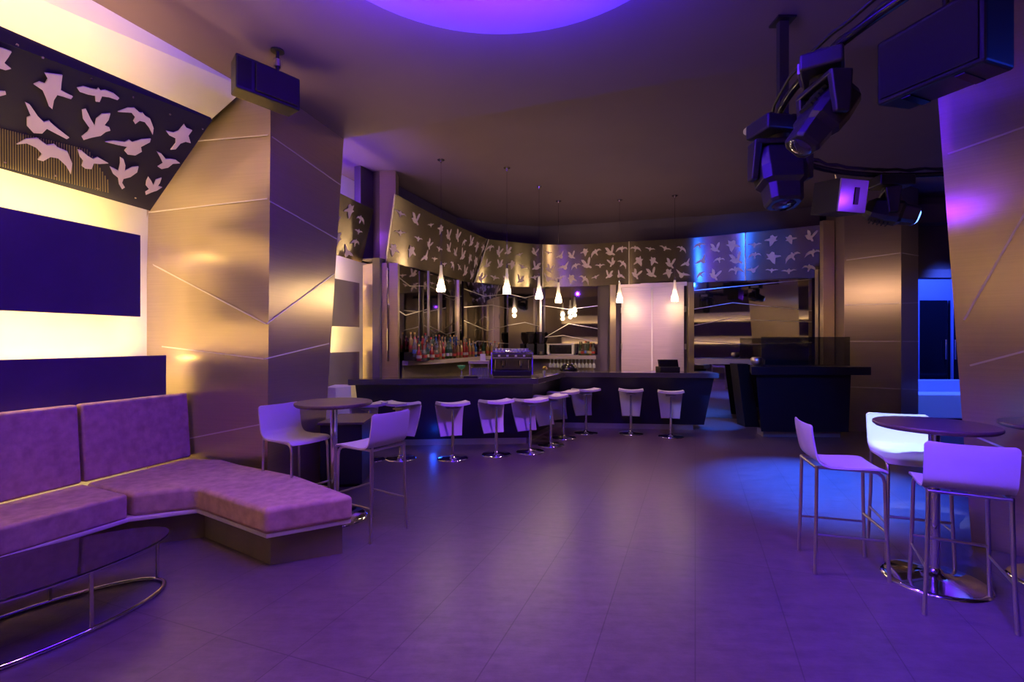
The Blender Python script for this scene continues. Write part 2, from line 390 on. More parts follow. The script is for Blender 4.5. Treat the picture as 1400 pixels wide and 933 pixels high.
# back wall behind the camera carries the same bands
def back_board(x0, x1, z0, z1, label):
    t = thing('backlit_board', label, 'wall panel', ((x0+x1)/2, -4.25, z0))
    MB().box(((x0+x1)/2, -4.3, (z0+z1)/2), (x1-x0, .03, z1-z0)).build('board', 'navy_board', t)
    MB().box(((x0+x1)/2, -4.475, z1+.12), (x1-x0, .03, .62)).build('band_reflector', 'white_wall', t)  # added white reflector, makes the mirrored band brighter
    MB().box(((x0+x1)/2, -4.37, z1-.04), (x1-x0-.1, .05, .02)).build('light_strip', 'led_dim', t)
back_board(-4.6, 6.5, 1.85, 2.6, 'dark wall board on the wall behind the viewer, seen in the bar mirror')
back_board(-4.6, 6.5, .5, 1.48, 'lower dark board on the wall behind the viewer, seen in the bar mirror')

# ---------------------------------------------------------------- birds
def mirrorx(p): return [(-x, y) for x, y in p][::-1]
B1 = [(-.50,.02),(-.30,.10),(-.14,.05),(-.06,.10),(0,.19),(.05,.10),(.14,.06),(.30,.12),(.50,.03),(.30,.03),(.14,-.05),(.06,-.10),(.05,-.22),(-.03,-.22),(-.05,-.10),(-.14,-.05),(-.30,.0)]
B2 = [(-.42,.45),(-.30,.42),(-.16,.22),(-.10,.02),(0,-.02),(.02,.16),(.14,.38),(.34,.44),(.30,.22),(.22,.04),(.34,.02),(.42,-.04),(.32,-.10),(.26,-.22),(.08,-.34),(-.10,-.34),(-.22,-.46),(-.34,-.42),(-.26,-.28),(-.16,-.18),(-.30,.06),(-.40,.28)]
B3 = [(-.50,.10),(-.34,.26),(-.16,.26),(-.10,.16),(-.02,.28),(.06,.30),(.08,.18),(.24,.14),(.40,-.06),(.46,-.40),(.34,-.22),(.18,-.08),(.06,-.06),(-.02,-.20),(-.12,-.30),(-.14,-.18),(-.06,-.04),(-.16,.10),(-.32,.14)]
B4 = [(-.36,.44),(-.18,.34),(.0,.46),(.14,.36),(.12,.18),(.24,.10),(.42,.02),(.46,-.08),(.30,-.06),(.10,-.04),(.02,-.26),(-.06,-.46),(-.18,-.30),(-.26,-.04),(-.46,.10),(-.30,.14)]
B5 = [(-.42,.50),(-.30,.34),(-.14,.10),(-.02,.02),(.08,.10),(.10,.0),(.34,-.12),(.50,-.30),(.26,-.26),(.02,-.18),(-.10,-.30),(-.26,-.34),(-.36,-.16),(-.30,.0),(-.38,.24)]
BIRDS = [B1, B2, B3, B4, B5]
def put_bird(P, s, t, size, rot, kind, flip, parent, m, off=.004, th=.006):
    """P(s,t) -> (point, unit along, unit up, normal) on the panel, in metres"""
    sh = BIRDS[kind]
    if flip: sh = mirrorx(sh)
    c, si = math.cos(rot), math.sin(rot)
    front = []; n_ = None
    for x, y in sh:
        u, v = (x*c-y*si)*size, (x*si+y*c)*size
        q, _, _, n_ = P(s+u, t+v); front.append(q+n_*off)
    k = len(front)
    # tessellate in 2D because the outline is concave
    pl = [Vector(((x*c-y*si), (x*si+y*c), 0)) for x, y in sh]
    tr = tessellate_polygon([pl])
    mb = MB(); back = [f for f in front]; fr = [f+n_*th for f in front]
    fs = [tuple(i+k for i in f) for f in tr]+[tuple(f)[::-1] for f in tr]+[(i, (i+1)%k, k+(i+1)%k, k+i) for i in range(k)]
    # make front triangles face along the normal
    a, b, c2 = [fr[i] for i in tr[0]]
    if (b-a).cross(c2-a).dot(n_) < 0: fs = [f[::-1] for f in fs]
    mb.add(back+fr, fs)
    return mb.build('bird_cutout', m, parent)
def plane_P(o, u, v):
    u = u.normalized(); n = u.cross(v).normalized(); v = n.cross(u).normalized()
    return lambda s, t: (o+u*s+v*t, u, v, n)
# big dark bird panel on the left wall
bl, br_ = Vector((-3.76, 3.10, 2.86)), Vector((-3.39, 4.59, 2.84))
tl, tr_ = Vector((-3.46, 2.07, 3.5)), Vector((-2.55, 4.17, 3.5))
dB = (br_-bl); 
bl2 = br_-dB*5; tl2 = tr_-(tr_-tl)*3.2
t = thing('bird_artwork', 'large dark tilted bird cutout panel above the glowing wall by the sofa', 'bird panel', br_)
mb = MB(); nb = (br_-bl).cross(tr_-br_).normalized()
if nb.dot(Vector((0, 0, EYE))-br_) < 0: nb = -nb
q = [bl2, br_, tr_, tl2]
mb.add([*q]+[p_-nb*.03 for p_ in q], [(0,1,2),(0,2,3),(4,6,5),(4,7,6),(0,4,5,1),(1,5,6,2),(2,6,7,3),(3,7,4,0)])
mb.build('sheet', 'birdsheet', t)
# traced positions: pixel centre, size px, rotation, shape, flip
def onplane(px, py, p0, n):
    o = Vector((0, 0, EYE)); d = at(px, py, 1)-o
    return o+d*((p0-o).dot(n)/d.dot(n))
nb2 = (br_-tl2).cross(tr_-br_).normalized()
n_a = (br_-bl2).cross(tr_-bl2).normalized(); 
if n_a.dot(Vector((0,0,EYE))-br_) < 0: n_a = -n_a
n_b = (tr_-bl2).cross(tl2-bl2).normalized()
if n_b.dot(Vector((0,0,EYE))-br_) < 0: n_b = -n_b
def onsheet(px, py):
    a = onplane(px, py, br_, n_a); b = onplane(px, py, bl2, n_b)
    o = Vector((0, 0, EYE))
    # pick the triangle that holds the point
    A, B, C = bl2, br_, tr_
    def inside(p, A, B, C, n):
        return all(((V-U).cross(p-U)).dot(n)*s_ >= -1e-6 for (U, V) in ((A, B), (B, C), (C, A)) for s_ in (1 if ((B-A).cross(C-A)).dot(n) > 0 else -1,))
    return (a, n_a) if inside(a, A, B, C, n_a) else (b, n_b)
SHP = {  # outlines in photo pixels (3.109x crop), real silhouettes
 0: [(140,352),(165,342),(188,350),(200,330),(186,304),(215,308),(262,314),(258,345),(255,378),(280,392),(306,405),(298,416),(262,404),(240,398),(226,420),(219,458),(205,446),(192,410),(178,378)],
 1: [(324,368),(352,362),(385,372),(408,376),(416,368),(424,380),(445,378),(480,392),(504,412),(496,420),(460,408),(430,404),(420,428),(404,426),(402,402),(370,396),(335,384)],
 2: [(346,462),(362,458),(382,500),(400,530),(406,500),(430,480),(466,478),(458,505),(440,528),(462,538),(466,550),(446,556),(425,572),(385,580),(352,590),(344,576),(370,556),(378,540),(350,500)],
 3: [(498,470),(540,454),(568,454),(590,474),(600,476),(604,474),(614,488),(635,500),(650,540),(646,568),(632,540),(612,514),(590,508),(572,522),(564,510),(572,494),(556,474)],
 4: [(104,430),(124,440),(160,492),(184,514),(206,508),(214,518),(250,548),(291,580),(280,586),(230,560),(196,542),(176,562),(140,560),(112,530),(112,494),(128,488)],
 5: [(68,608),(108,586),(156,582),(196,612),(228,608),(242,622),(284,640),(304,690),(298,736),(278,700),(244,668),(212,662),(180,680),(158,674),(176,650),(150,622),(110,604)],
 6: [(328,632),(344,636),(372,660),(392,672),(412,664),(440,680),(458,690),(420,692),(396,690),(386,714),(360,712),(344,700),(352,680),(336,660)],
 7: [(444,598),(480,594),(528,600),(546,590),(560,600),(600,588),(638,586),(634,600),(596,620),(600,640),(572,656),(540,652),(526,636),(540,620),(500,612)],
 8: [(703,552),(735,560),(756,552),(780,524),(790,540),(814,550),(798,572),(808,604),(786,598),(764,606),(744,630),(722,632),(744,604),(744,584),(716,570)],
 9: [(664,640),(684,650),(702,672),(722,672),(744,676),(762,690),(732,692),(712,708),(684,714),(668,704),(690,690),(680,668)],
 10: [(508,664),(522,672),(530,698),(528,722),(560,706),(586,704),(580,728),(552,748),(522,756),(516,772),(528,792),(516,800),(504,780),(500,752),(478,734),(464,704),(482,712),(500,722),(508,690)],
 11: [(628,748),(640,764),(650,784),(660,760),(684,752),(676,776),(668,786),(686,792),(664,806),(640,814),(618,824),(616,812),(632,802),(618,784),(620,764)],
 12: [(-30,190),(10,200),(46,214),(30,240),(14,262),(44,286),(20,292),(-20,280)],
 13: [(-20,380),(20,384),(22,396),(-10,404)],
}
for k, pts in SHP.items():
    P3 = []; 
    for x, y in pts:
        q_, n_ = onsheet(x/3.109, y/3.109); P3.append(q_+n_*.006)
    pl = [Vector((x, y, 0)) for x, y in pts]; trr = tessellate_polygon([pl]); kk = len(pts)
    fr = [p_+n_a*.008 for p_ in P3]
    fs = [tuple(i+kk for i in f) for f in trr]+[tuple(f)[::-1] for f in trr]+[(i, (i+1)%kk, kk+(i+1)%kk, kk+i) for i in range(kk)]
    a, b, c2 = [fr[i] for i in trr[0]]
    if (b-a).cross(c2-a).dot(n_a) < 0: fs = [f[::-1] for f in fs]
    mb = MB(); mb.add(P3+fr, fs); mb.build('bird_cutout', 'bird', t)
for x, y in [(72,194),(180,242),(388,334),(566,412),(722,484),(860,546),(20,688),(234,745),(416,800),(575,840)]:
    q_, n_ = onsheet(x/3.109, y/3.109)
    mb = MB(); mb.M = Matrix.Translation(q_+n_*.004) @ n_.to_track_quat('Z', 'Y').to_matrix().to_4x4(); mb.lathe([(.009, 0), (.007, .005)], n=10); mb.build('screw', 'chrome', t)
mb = MB()
for k in range(44):
    x = -4+3.5*k; yb = 229+.245*max(x, 0)-2; hh_ = 52 if x < 120 else 52-1.3*(x-120)
    pts_ = []
    for (px, py) in ((x, yb), (x+1.6, yb+.4), (x+1.2, yb-hh_), (x-.4, yb-hh_)):
        q_, n_ = onsheet(px, py); pts_.append(q_+n_*.002)
    mb.slab(pts_, n_*.003)
mb.build('perforation_glow', 'slit', t)  # thin bars coloured like the backlight showing through
# warm strip behind the top edge of that panel
mb = MB(); e = (tr_-tl2).normalized(); a = tr_-e*.42; b = tl2
bk = -nb; bk.z = 0; bk.normalize()
mb.slab([a+bk*.06-Vector((0,0,.07)), b+bk*.06-Vector((0,0,.07)), b+bk*.2-Vector((0,0,.07)), a+bk*.2-Vector((0,0,.07))], (0, 0, .02))
mb.build('light_strip', 'led_mid', t)
# bird panel beyond the column
o_ = wp(6.4, .577, 2.9); e_ = wp(7.92, .577, 2.86)
v0 = Vector((.20, -.06, .82))
P = plane_P(o_, e_-o_, v0)
t = thing('bird_artwork', 'narrow steel bird cutout panel just beyond the left column', 'bird panel', o_)
mb = MB(); mb.slab([o_, e_, e_+v0, o_+v0], -(e_-o_).cross(v0).normalized()*.012); mb.build('sheet', 'frieze', t)
for i, (s, tt, sz, r_, k, fl) in enumerate([(.62,.72,.26,.2,1,0),(1.0,.66,.24,.1,3,1),(1.3,.62,.2,.3,2,0),(.75,.45,.25,-.2,1,0),(1.32,.44,.2,0,0,0),(.85,.2,.28,.1,3,1),(1.3,.26,.2,-.3,2,1),(1.2,.1,.24,.2,4,0),(.4,.25,.24,.1,2,0)]):
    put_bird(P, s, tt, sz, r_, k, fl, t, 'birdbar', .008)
a, b = o_+v0, e_+v0
mb = MB(); mb.slab([wp(6.4, .36, 3.5), wp(7.9, .36, 3.5), wp(7.9, .46, 3.5), wp(6.4, .46, 3.5)], (0, 0, .02)); mb.build('light_strip', 'led_violet', t)

# ---------------------------------------------------------------- curved frieze over the bar
def catmull(p, n=10):
    out = []
    for i in range(len(p)-1):
        p0, p1, p2, p3 = p[max(i-1, 0)], p[i], p[i+1], p[min(i+2, len(p)-1)]
        for k in range(n):
            u = k/n; out.append(.5*((2*p1)+(p2-p0)*u+(2*p0-5*p1+4*p2-p3)*u*u+(3*p1-3*p2+p3-p0)*u**3))
    out.append(p[-1]); return out
ZT, ZL = 3.85, 2.87
def fpt(px, py, Z): return hp(px, py, Z)
def frieze(bots, tops, label, birds, seed, dense=False):
    bb, tt = (bots, tops) if dense else (catmull([Vector(b) for b in bots]), catmull([Vector(b) for b in tops])); n = len(bb)
    t = thing('bird_frieze', label, 'bird panel', bb[0], 'steel bird friezes around the bar')
    mb = MB(); nr_ = []
    for i in range(n):
        a = bb[max(i-1, 0)]; b = bb[min(i+1, n-1)]; nr_.append((b-a).cross(tt[i]-bb[i]).normalized())
    vs = bb+tt+[bb[i]-nr_[i]*.012 for i in range(n)]+[tt[i]-nr_[i]*.012 for i in range(n)]
    fs = []
    for i in range(n-1):
        fs += [(i, i+1, n+i+1, n+i), (2*n+i, 3*n+i, 3*n+i+1, 2*n+i+1)]
    mb.add(vs, fs, True)
    fs = [(i, 2*n+i, 2*n+i+1, i+1) for i in range(n-1)]+[(n+i, n+i+1, 3*n+i+1, 3*n+i) for i in range(n-1)]+[(0, n, 3*n, 2*n), (n-1, 3*n-1, 4*n-1, 2*n-1)]
    mb.add(vs, fs)
    mb.build('sheet', 'frieze', t)
    mb = MB(); mb.tube([bb[0]+nr_[0]*.004, tt[0]+nr_[0]*.004], .012, 6); mb.build('edge_trim', 'seam', t)
    L = [0]
    for i in range(1, n): L.append(L[-1]+(bb[i]-bb[i-1]).length)
    H = (tt[0]-bb[0]).length
    def P(s, t_):
        s = min(max(s, 0), L[-1]-1e-5); i = max(j for j in range(n) if L[j] <= s); i = min(i, n-2)
        u = (s-L[i])/(L[i+1]-L[i]); v = t_/H
        a = bb[i].lerp(bb[i+1], u); b = tt[i].lerp(tt[i+1], u)
        return a.lerp(b, v), (bb[i+1]-bb[i]).normalized(), (b-a).normalized(), nr_[i].lerp(nr_[i+1], u).normalized()
    rnd = random.Random(seed); nx = birds
    for r_ in range(3):
        for k in range(nx):
            s = L[-1]*(k+.5+.22*((r_ % 2)-.5)+rnd.uniform(-.12, .12))/nx
            v = H*(.2+.29*r_+rnd.uniform(-.05, .05))
            sz = rnd.uniform(.20, .29); kd = rnd.choice([0, 1, 1, 2, 3, 4])
            if s < sz*.55 or s > L[-1]-sz*.55: s = min(max(s, sz*.6), L[-1]-sz*.6)
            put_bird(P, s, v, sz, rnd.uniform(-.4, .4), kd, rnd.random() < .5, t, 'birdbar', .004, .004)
    return t
h = hp
Fb = lambda x, y: h(x, y, ZL)
Ft = lambda x, y: h(x, y, ZT)
frieze([Fb(527, 359), Fb(587, 371), Fb(655, 392)], [Ft(540, 265), Ft(600, 297), Ft(668, 328)], 'long left steel bird frieze, running back from the pillar over the bottles', 10, 3)
GB = catmull([Fb(*p) for p in ((648, 389), (700, 392), (742, 393.2), (800, 392), (860, 388.6), (948, 387.4), (1019, 384.5), (1070, 382.5), (1120, 380))])
GT = catmull([Ft(*p) for p in ((668, 327.5), (702, 331), (742, 334.5), (800, 334), (860, 330.5), (944, 325.6), (1019, 318.5), (1074, 313), (1128, 307))])
for i0, i1, nb_, sd_, lab in ((0, 20, 5, 4, 'steel bird frieze above the coffee machine, its slanted left edge free'), (20, 40, 7, 5, 'concave steel bird frieze left of and above the double doors'),
                              (40, 60, 7, 6, 'steel bird frieze over the doors, blue lit towards one end'), (60, 80, 4, 8, 'last steel bird frieze, over the raised counter next to the far column')):
    frieze(GB[i0:i1+1], GT[i0:i1+1], lab, nb_, sd_, True)

# ---------------------------------------------------------------- mirrors, doors, posts
def P2(i): return Vector((*BW[i], 0))
def mirror(name, label, a, b, z0, z1, lines, off=.02):
    a = Vector((*a, 0)); b = Vector((*b, 0)); d = (b-a).normalized(); n = Vector((d.y, -d.x, 0))
    a = a+n*off; b = b+n*off; W_ = (b-a).length
    t = thing(name, label, 'mirror', (a+b)/2+Vector((0, 0, z0)))
    mb = MB(); mb.slab([a+Vector((0,0,z0)), b+Vector((0,0,z0)), b+Vector((0,0,z1)), a+Vector((0,0,z1))], n*.012)
    mb.build('mirror_glass', 'mirror', t)
    for ln in lines:
        mb = MB()
        pts = [a+d*(u*W_)+Vector((0, 0, z))+n*.016 for u, z in ln]
        for p, q in zip(pts[:-1], pts[1:]):
            e = (q-p).normalized(); s_ = e.cross(n).normalized()*.007
            mb.slab([p-s_, q-s_, q+s_, p+s_], n*.006)
        mb.build('chrome_line', 'chrome_soft', t)
    return t
def lerp2(a, b, u): return (a[0]+(b[0]-a[0])*u, a[1]+(b[1]-a[1])*u)
mirror('mirror_panel', 'mirror wall behind the rows of bottles, left end of the back bar', lerp2(BW[0], BW[1], .05), BW[1], 1.3, 2.87, [[(0, 2.75), (.5, 2.55), (1, 2.62)], [(0, 2.2), (.4, 2.05), (1, 2.2)]])
mirror('mirror_panel', 'mirror panel between the bottles and the slim pilaster', BW[1], lerp2(BW[1], BW[2], .72), 1.3, 2.87, [[(0, 2.62), (.6, 2.5), (1, 2.55)], [(0, 1.9), (.5, 1.75), (1, 1.85)]])
mirror('mirror_panel', 'zigzag lined mirror left of the coffee machine', lerp2(BW[1], BW[2], .78), BW[3], 1.3, 2.87, [[(0, 2.72), (.45, 2.6), (1, 2.7)], [(0, 2.33), (.6, 2.42), (1, 2.36)], [(0, 2.05), (.5, 1.85), (1, 1.98)], [(0, 1.48), (.3, 1.62), (1, 1.56)]])
mirror('mirror_panel', 'mirror behind the coffee machine', BW[3], BW[4], 1.3, 2.87, [[(0, 2.7), (.5, 2.62), (1, 2.72)], [(0, 1.98), (.5, 2.05), (1, 1.95)]])
mirror('mirror_panel', 'mirror between coffee machine and double doors', BW[4], lerp2(BW[4], BW[5], .97), 1.3, 2.87, [[(0, 2.45), (.5, 2.35), (1, 2.42)], [(0, 1.65), (.5, 2.02), (1, 1.9)], [(0, 1.7), (.4, 1.75), (1, 1.6)]])
dr0 = onpl(948, 500, BW[6], BW[7]); 
mirror('mirror_panel', 'tall mirror between the double doors and the far column', (dr0.x, dr0.y), lerp2(BW[7], BW[8], .88), 0, 2.87, [[(0, 2.30), (.35, 2.42), (1, 2.22)], [(0, 1.95), (.3, 2.08), (1, 2.0)], [(0, 2.7), (1, 2.85)], [(0, 1.62), (.5, 1.55), (1, 1.6)]], off=.05)
# slim upright posts
def post(px, y_, w, label, z0=0, z1=2.87, d=.10, m='steel_h'):
    p = at(px, HY, y_)
    o = MB().box((0, 0, (z1-z0)/2), (w, d, z1-z0)).build('upright_post', m, loc=(p.x, p.y, z0), bevel=.004)
    tag(o, label, 'post')
post(837.5, 10.95, .13, 'steel post on the left side of the double doors')
post(944, 10.43, .12, 'steel post on the right side of the double doors')
post(626, 10.05, .07, 'slim steel pilaster behind the bottle shelf', z0=1.3)
post(586, 8.75, .035, 'thin chrome upright among the bottles', z0=1.3, m='chrome_soft')
post(739, 11.2, .05, 'slim upright strip right of the coffee machine', z0=1.3, m='chrome_soft')
post(1131, 9.3, .22, 'dark steel pilaster between the tall mirror and the far column', z1=3.9)
post(1119, 9.45, .08, 'narrow steel strip bordering the tall mirror', z1=3.0)
# double doors
dl, dc, dr_ = onpl(849, 480, (1.99, 11.05), (3.9, 10.40)), onpl(891.5, 480, (1.99, 11.05), (3.9, 10.40)), onpl(936, 480, (1.99, 11.05), (3.9, 10.40))
for i, (a, b) in enumerate(((dl, dc), (dc, dr_))):
    a = Vector((a.x, a.y, 0)); b = Vector((b.x, b.y, 0)); d = (b-a).normalized(); n = Vector((d.y, -d.x, 0))
    t = MB(); t.slab([a+d*.012, b-d*.012, b-d*.012+Vector((0,0,2.8)), a+d*.012+Vector((0,0,2.8))], n*.04)
    o = t.build('door_%d' % (i+1), 'door_metal', kind='structure', bevel=.004)
    o['label'] = ['left', 'right'][i]+' leaf of the pale steel double doors behind the bar'
    for z in (.4, 1.5, 2.3):
        e = a if i == 0 else b
        MB().box((e.x, e.y-.05, z), (.03, .03, .12)).build('hinge', 'chrome_soft', o)
n = Vector((-.32, -.946, 0))
MB().box((dc.x+n.x*.055, dc.y+n.y*.055, 1.4), (.032, .012, 2.8), R(-18.7)).build('door_gap_light', 'strip', kind='structure')  # white strip painted for light leaking between the door leaves
MB().slab([Vector((dl.x-.05, dl.y, 2.8)), Vector((dr_.x+.05, dr_.y, 2.8)), Vector((dr_.x+.05, dr_.y, 2.88)), Vector((dl.x-.05, dl.y, 2.88))], n*.06).build('trim_2', 'door_metal', kind='structure')

# ---------------------------------------------------------------- bar counters
slabL = [(-2.44, 7.28), (.40, 7.50), (.96, 8.92), (3.66, 8.66)]
t = thing('bar_counter', 'long dark bar counter bending around the row of white stools', 'bar counter', (0, 7.6, 0))
def strip_prism(mb, front, back, z0, z1):
    for i in range(len(front)-1):
        mb.prism([front[i], front[i+1], back[i+1], back[i]], z0, z1)
inner = polyoff(slabL, .66); inner[-1] = (3.72, 9.3); inner[0] = (-2.25, 7.62)
mb = MB(); mb.prism(slabL+inner[::-1], .96, 1.05); mb.build('counter_top', 'bar_top', t, bevel=.006)
fr = polyoff(slabL, .10); fr[0] = (-2.36, 7.38); fr[-1] = (3.62, 8.78)
fb = polyoff(slabL, .22); fb[0] = (-2.3, 7.50); fb[-1] = (3.48, 8.88)
bk2 = polyoff(slabL, .45); bk2[0] = (-2.2, 7.66); bk2[-1] = (3.5, 9.1)
bkb = list(bk2); bkb[-1] = (3.3, 9.1)
mb = MB()
for i in range(3):
    mb.hexa([Vector((*p, .10)) for p in (fb[i], fb[i+1], bkb[i+1], bkb[i])], [Vector((*p, .958)) for p in (fr[i], fr[i+1], bk2[i+1], bk2[i])])
mb.build('front_panel', 'bar_front', t)
pb = polyoff(slabL, .25); pb[0] = (-2.25, 7.55); pb[-1] = (3.30, 8.93)
pk = polyoff(slabL, .40); pk[0] = (-2.2, 7.66); pk[-1] = (3.3, 9.05)
mb = MB(); strip_prism(mb, pb, pk, 0, .10); mb.build('plinth', 'plinth', t)
# raised counter
t = thing('raised_counter', 'raised dark counter with smoked screen, next to the far column', 'counter', (4.9, 8.4, 0))
mb = MB(); mb.hexa([(4.18, 8.22, .1), (5.62, 8.18, .1), (5.60, 8.75, .1), (4.48, 8.8, .1)], [(4.07, 8.18, 1.06), (5.63, 8.14, 1.06), (5.63, 8.75, 1.06), (4.40, 8.8, 1.06)]); mb.build('front_panel', 'bar_front', t)
MB().hexa([(3.95, 8.08, 1.06), (5.88, 8.02, 1.06), (5.86, 8.62, 1.06), (4.3, 8.86, 1.06)], [(3.95, 8.08, 1.195), (5.88, 8.02, 1.195), (5.86, 8.62, 1.195), (4.3, 8.86, 1.195)]).build('counter_top', 'bar_front', t, bevel=.005)
MB().hexa([(4.25, 8.3, 0), (5.52, 8.24, 0), (5.5, 8.6, 0), (4.3, 8.6, 0)], [(4.25, 8.3, .1), (5.52, 8.24, .1), (5.5, 8.6, .1), (4.3, 8.6, .1)]).build('plinth', 'plinth', t)
MB().slab([(4.30, 8.45, 1.196), (5.78, 8.38, 1.196), (5.78, 8.38, 1.69), (4.30, 8.45, 1.69)], (0, .015, 0)).build('smoked_screen', 'glass_screen', t)
# narrow shelf board in the passage and leaning dark end panel
o = MB().box((0, 0, 0), (1.30, .35, .10)).build('shelf_board', 'shelf', loc=(4.42, 10.02, 1.20), bevel=.004); o.rotation_euler.z = R(-17)
tag(o, 'pale shelf board across the foot of the tall mirror', 'shelf')
o = MB().hexa([(-.16, -.02, 0), (.12, -.02, 0), (.12, .3, 0), (-.16, .3, 0)], [(-.31, -.02, 1.19), (-.10, -.02, 1.19), (-.10, .3, 1.19), (-.31, .3, 1.19)]).build('leaning_panel', 'black', loc=(4.55, 9.25, 0), bevel=.005)
tag(o, 'dark leaning end panel standing in the passage beside the raised counter', 'panel')
o = MB().lathe([(.05, 0), (.09, .04), (.10, .12), (.07, .15)], n=16).build('ice_bucket', 'chrome_soft', loc=(4.17, 8.35, 1.196))
tag(o, 'small metal bucket at the left end of the raised counter', 'bucket')

# back bar shelf (continuous worktop) with supports
shf = polyoff(BW[:6], -.40); shf[0] = (-1.70, 8.02)
shb = polyoff(BW[:6], -.045); shb[0] = (-1.80, 8.02)
shf[-1] = (1.85, 10.78); shb[-1] = (1.85, 11.08)
t = thing('back_bar', 'back bar shelf below the mirrors, carrying bottles', 'back bar', (-1.2, 9, 0))
mb = MB(); mb.prism(shf+shb[::-1], 1.22, 1.295); mb.build('shelf_top', 'shelf', t, bevel=.004)
s2 = polyoff(BW[:6], -.35); s2[0] = (-1.72, 8.05); s2[-1] = (1.83, 10.85)
mb = MB(); mb.prism(s2+[(p[0], p[1]) for p in shb[::-1]], 0, .9); mb.build('cabinet', 'plinth', t)
s4 = polyoff(BW[:6], -.08); s4[-1] = (1.84, 11.0); s4[0] = (-1.78, 8.05)
mb = MB(); strip_prism(mb, s4, shb, .9, 1.22); mb.build('splashback', 'sofa_plinth', t)

# ---------------------------------------------------------------- bottles and glasses
def glassmat(n, c, a=.85): return mat(n, c, .1, alpha=a, coat=.5)
BC = {'dark green': glassmat('bottle_green', (.03, .12, .04)), 'amber': glassmat('bottle_amber', (.35, .12, .02)), 'red labelled': glassmat('bottle_red', (.25, .02, .02)),
      'clear': glassmat('bottle_clear', (.40, .42, .48), .4), 'brown': glassmat('bottle_brown', (.10, .04, .02)), 'blue': glassmat('bottle_blue', (.05, .15, .6)), 'golden': glassmat('bottle_gold', (.55, .36, .12))}
LBL = mat('label_paper', (.34, .29, .22), .6); CAP = [mat('cap_red', (.4, .03, .03), .4), mat('cap_black', (.03, .03, .03), .4), mat('cap_gold', (.6, .42, .15), .35, .6)]
M['label_paper'] = LBL
def mk_bottle(kind, hgt, r, capi, lab=True, lcol=None):
    t = thing('bottle', 'x', 'bottle', (0, 0, 0))
    sh = {'tall': [(r*.85, 0), (r, .01), (r, hgt*.58), (r*.85, hgt*.66), (r*.36, hgt*.76), (r*.32, hgt*.93)],
          'squat': [(r*.95, 0), (r*1.15, .02), (r*1.15, hgt*.5), (r*.9, hgt*.6), (r*.36, hgt*.68), (r*.34, hgt*.93)],
          }['tall' if r < .038 else 'squat']
    g = MB().lathe(sh, n=14).build('glass_body', BC[kind], t)
    MB().lathe([(r*.4, hgt*.90), (r*.4, hgt)], n=10).build('cap', CAP[capi], t)
    if lab: MB().lathe([(sh[1][0]*1.02, hgt*.16), (sh[1][0]*1.02, hgt*.34)], n=14, caps=False).build('paper_label', lcol or LBL, t)
    return t
protos = []
RL = mat('label_red', (.3, .03, .02), .5); BL = mat('label_blue', (.1, .15, .5), .5)
for kind, hgt, r, c, lc in [('dark green', .31, .036, 1, None), ('amber', .29, .041, 2, None), ('red labelled', .30, .037, 0, LBL), ('clear', .32, .037, 0, BL), ('brown', .27, .042, 1, RL), ('blue', .30, .036, 2, None), ('golden', .33, .036, 2, RL), ('clear', .28, .042, 1, RL), ('red labelled', .27, .04, 2, None)]:
    protos.append([kind, mk_bottle(kind, hgt, r, c, True, lc), False])
def put_bottle(i, loc, rz, label, group):
    kind, pr, used = protos[i]
    if not used:
        protos[i][2] = True; pr.location = loc; pr.rotation_euler.z = rz; pr['label'] = label; pr['group'] = group; return
    dup(pr, loc, rz, label, group)
ZS = 1.296
for m_, k_ in ((BC['dark green'], 0), (BC['amber'], 0), (BC['blue'], 0), (BC['golden'], 0), (BC['clear'], 0)):
    c_ = m_.node_tree.nodes['Principled BSDF'].inputs['Base Color']; v_ = c_.default_value; c_.default_value = (v_[0]*.5, v_[1]*.5, v_[2]*.5, 1)
rnd = random.Random(3)
d01 = (Vector((*BW[2], 0))-Vector((*BW[0], 0))).normalized(); n01 = Vector((d01.y, -d01.x, 0))
for row, (off, cnt, s0, s1, dz) in enumerate([(.33, 17, .48, 2.75, 0), (.22, 17, .52, 2.7, .07), (.12, 15, .55, 2.3, .14)]):
    for k in range(cnt):
        s = s0+(s1-s0)*k/(cnt-1)+rnd.uniform(-.02, .02)
        i = rnd.randrange(9); p = Vector((*BW[0], ZS))+d01*s+n01*(off+.025)+Vector((0, 0, dz))
        # the wall bulges slightly: follow it
        put_bottle(i, p, rnd.uniform(0, 6), '%s bottle on the back bar, %s from the pillar in the %s row' % (protos[i][0], ORD[k], ['front', 'middle', 'rear'][row]), 'bottles on the left of the back bar')
pA, pB = Vector((.75, 11.42-.25, ZS)), Vector((1.80, 11.18-.22, ZS))
for k in range(6):
    i = [0, 4, 3, 0, 1, 7][k]; p = pA.lerp(pB, .74+.27*k/5)
    put_bottle(i, p, k, '%s bottle left of the double doors, %s along the shelf' % (protos[i][0], ORD[k]), 'bottles beside the double doors')
for k in range(7):
    i = [4, 0, 6, 6, 3, 1, 4][k]; p = Vector((*BW[2], ZS)).lerp(Vector((*BW[3], ZS)), (.08+k*.1))+Vector((.14, -.27, 0))
    put_bottle(i, p, k, '%s bottle on the back bar under the pilaster, %s of its cluster' % (protos[i][0], ORD[k]), 'bottles near the pilaster')
for k_ in protos:
    if not k_[2]:
        for o in list(k_[1].children)+[k_[1]]: bpy.data.objects.remove(o)
t = thing('bottle_riser', 'stepped dark riser under the rear rows of bottles on the back bar', 'shelf riser', Vector((*BW[0], ZS))+d01*1.4+n01*.2)
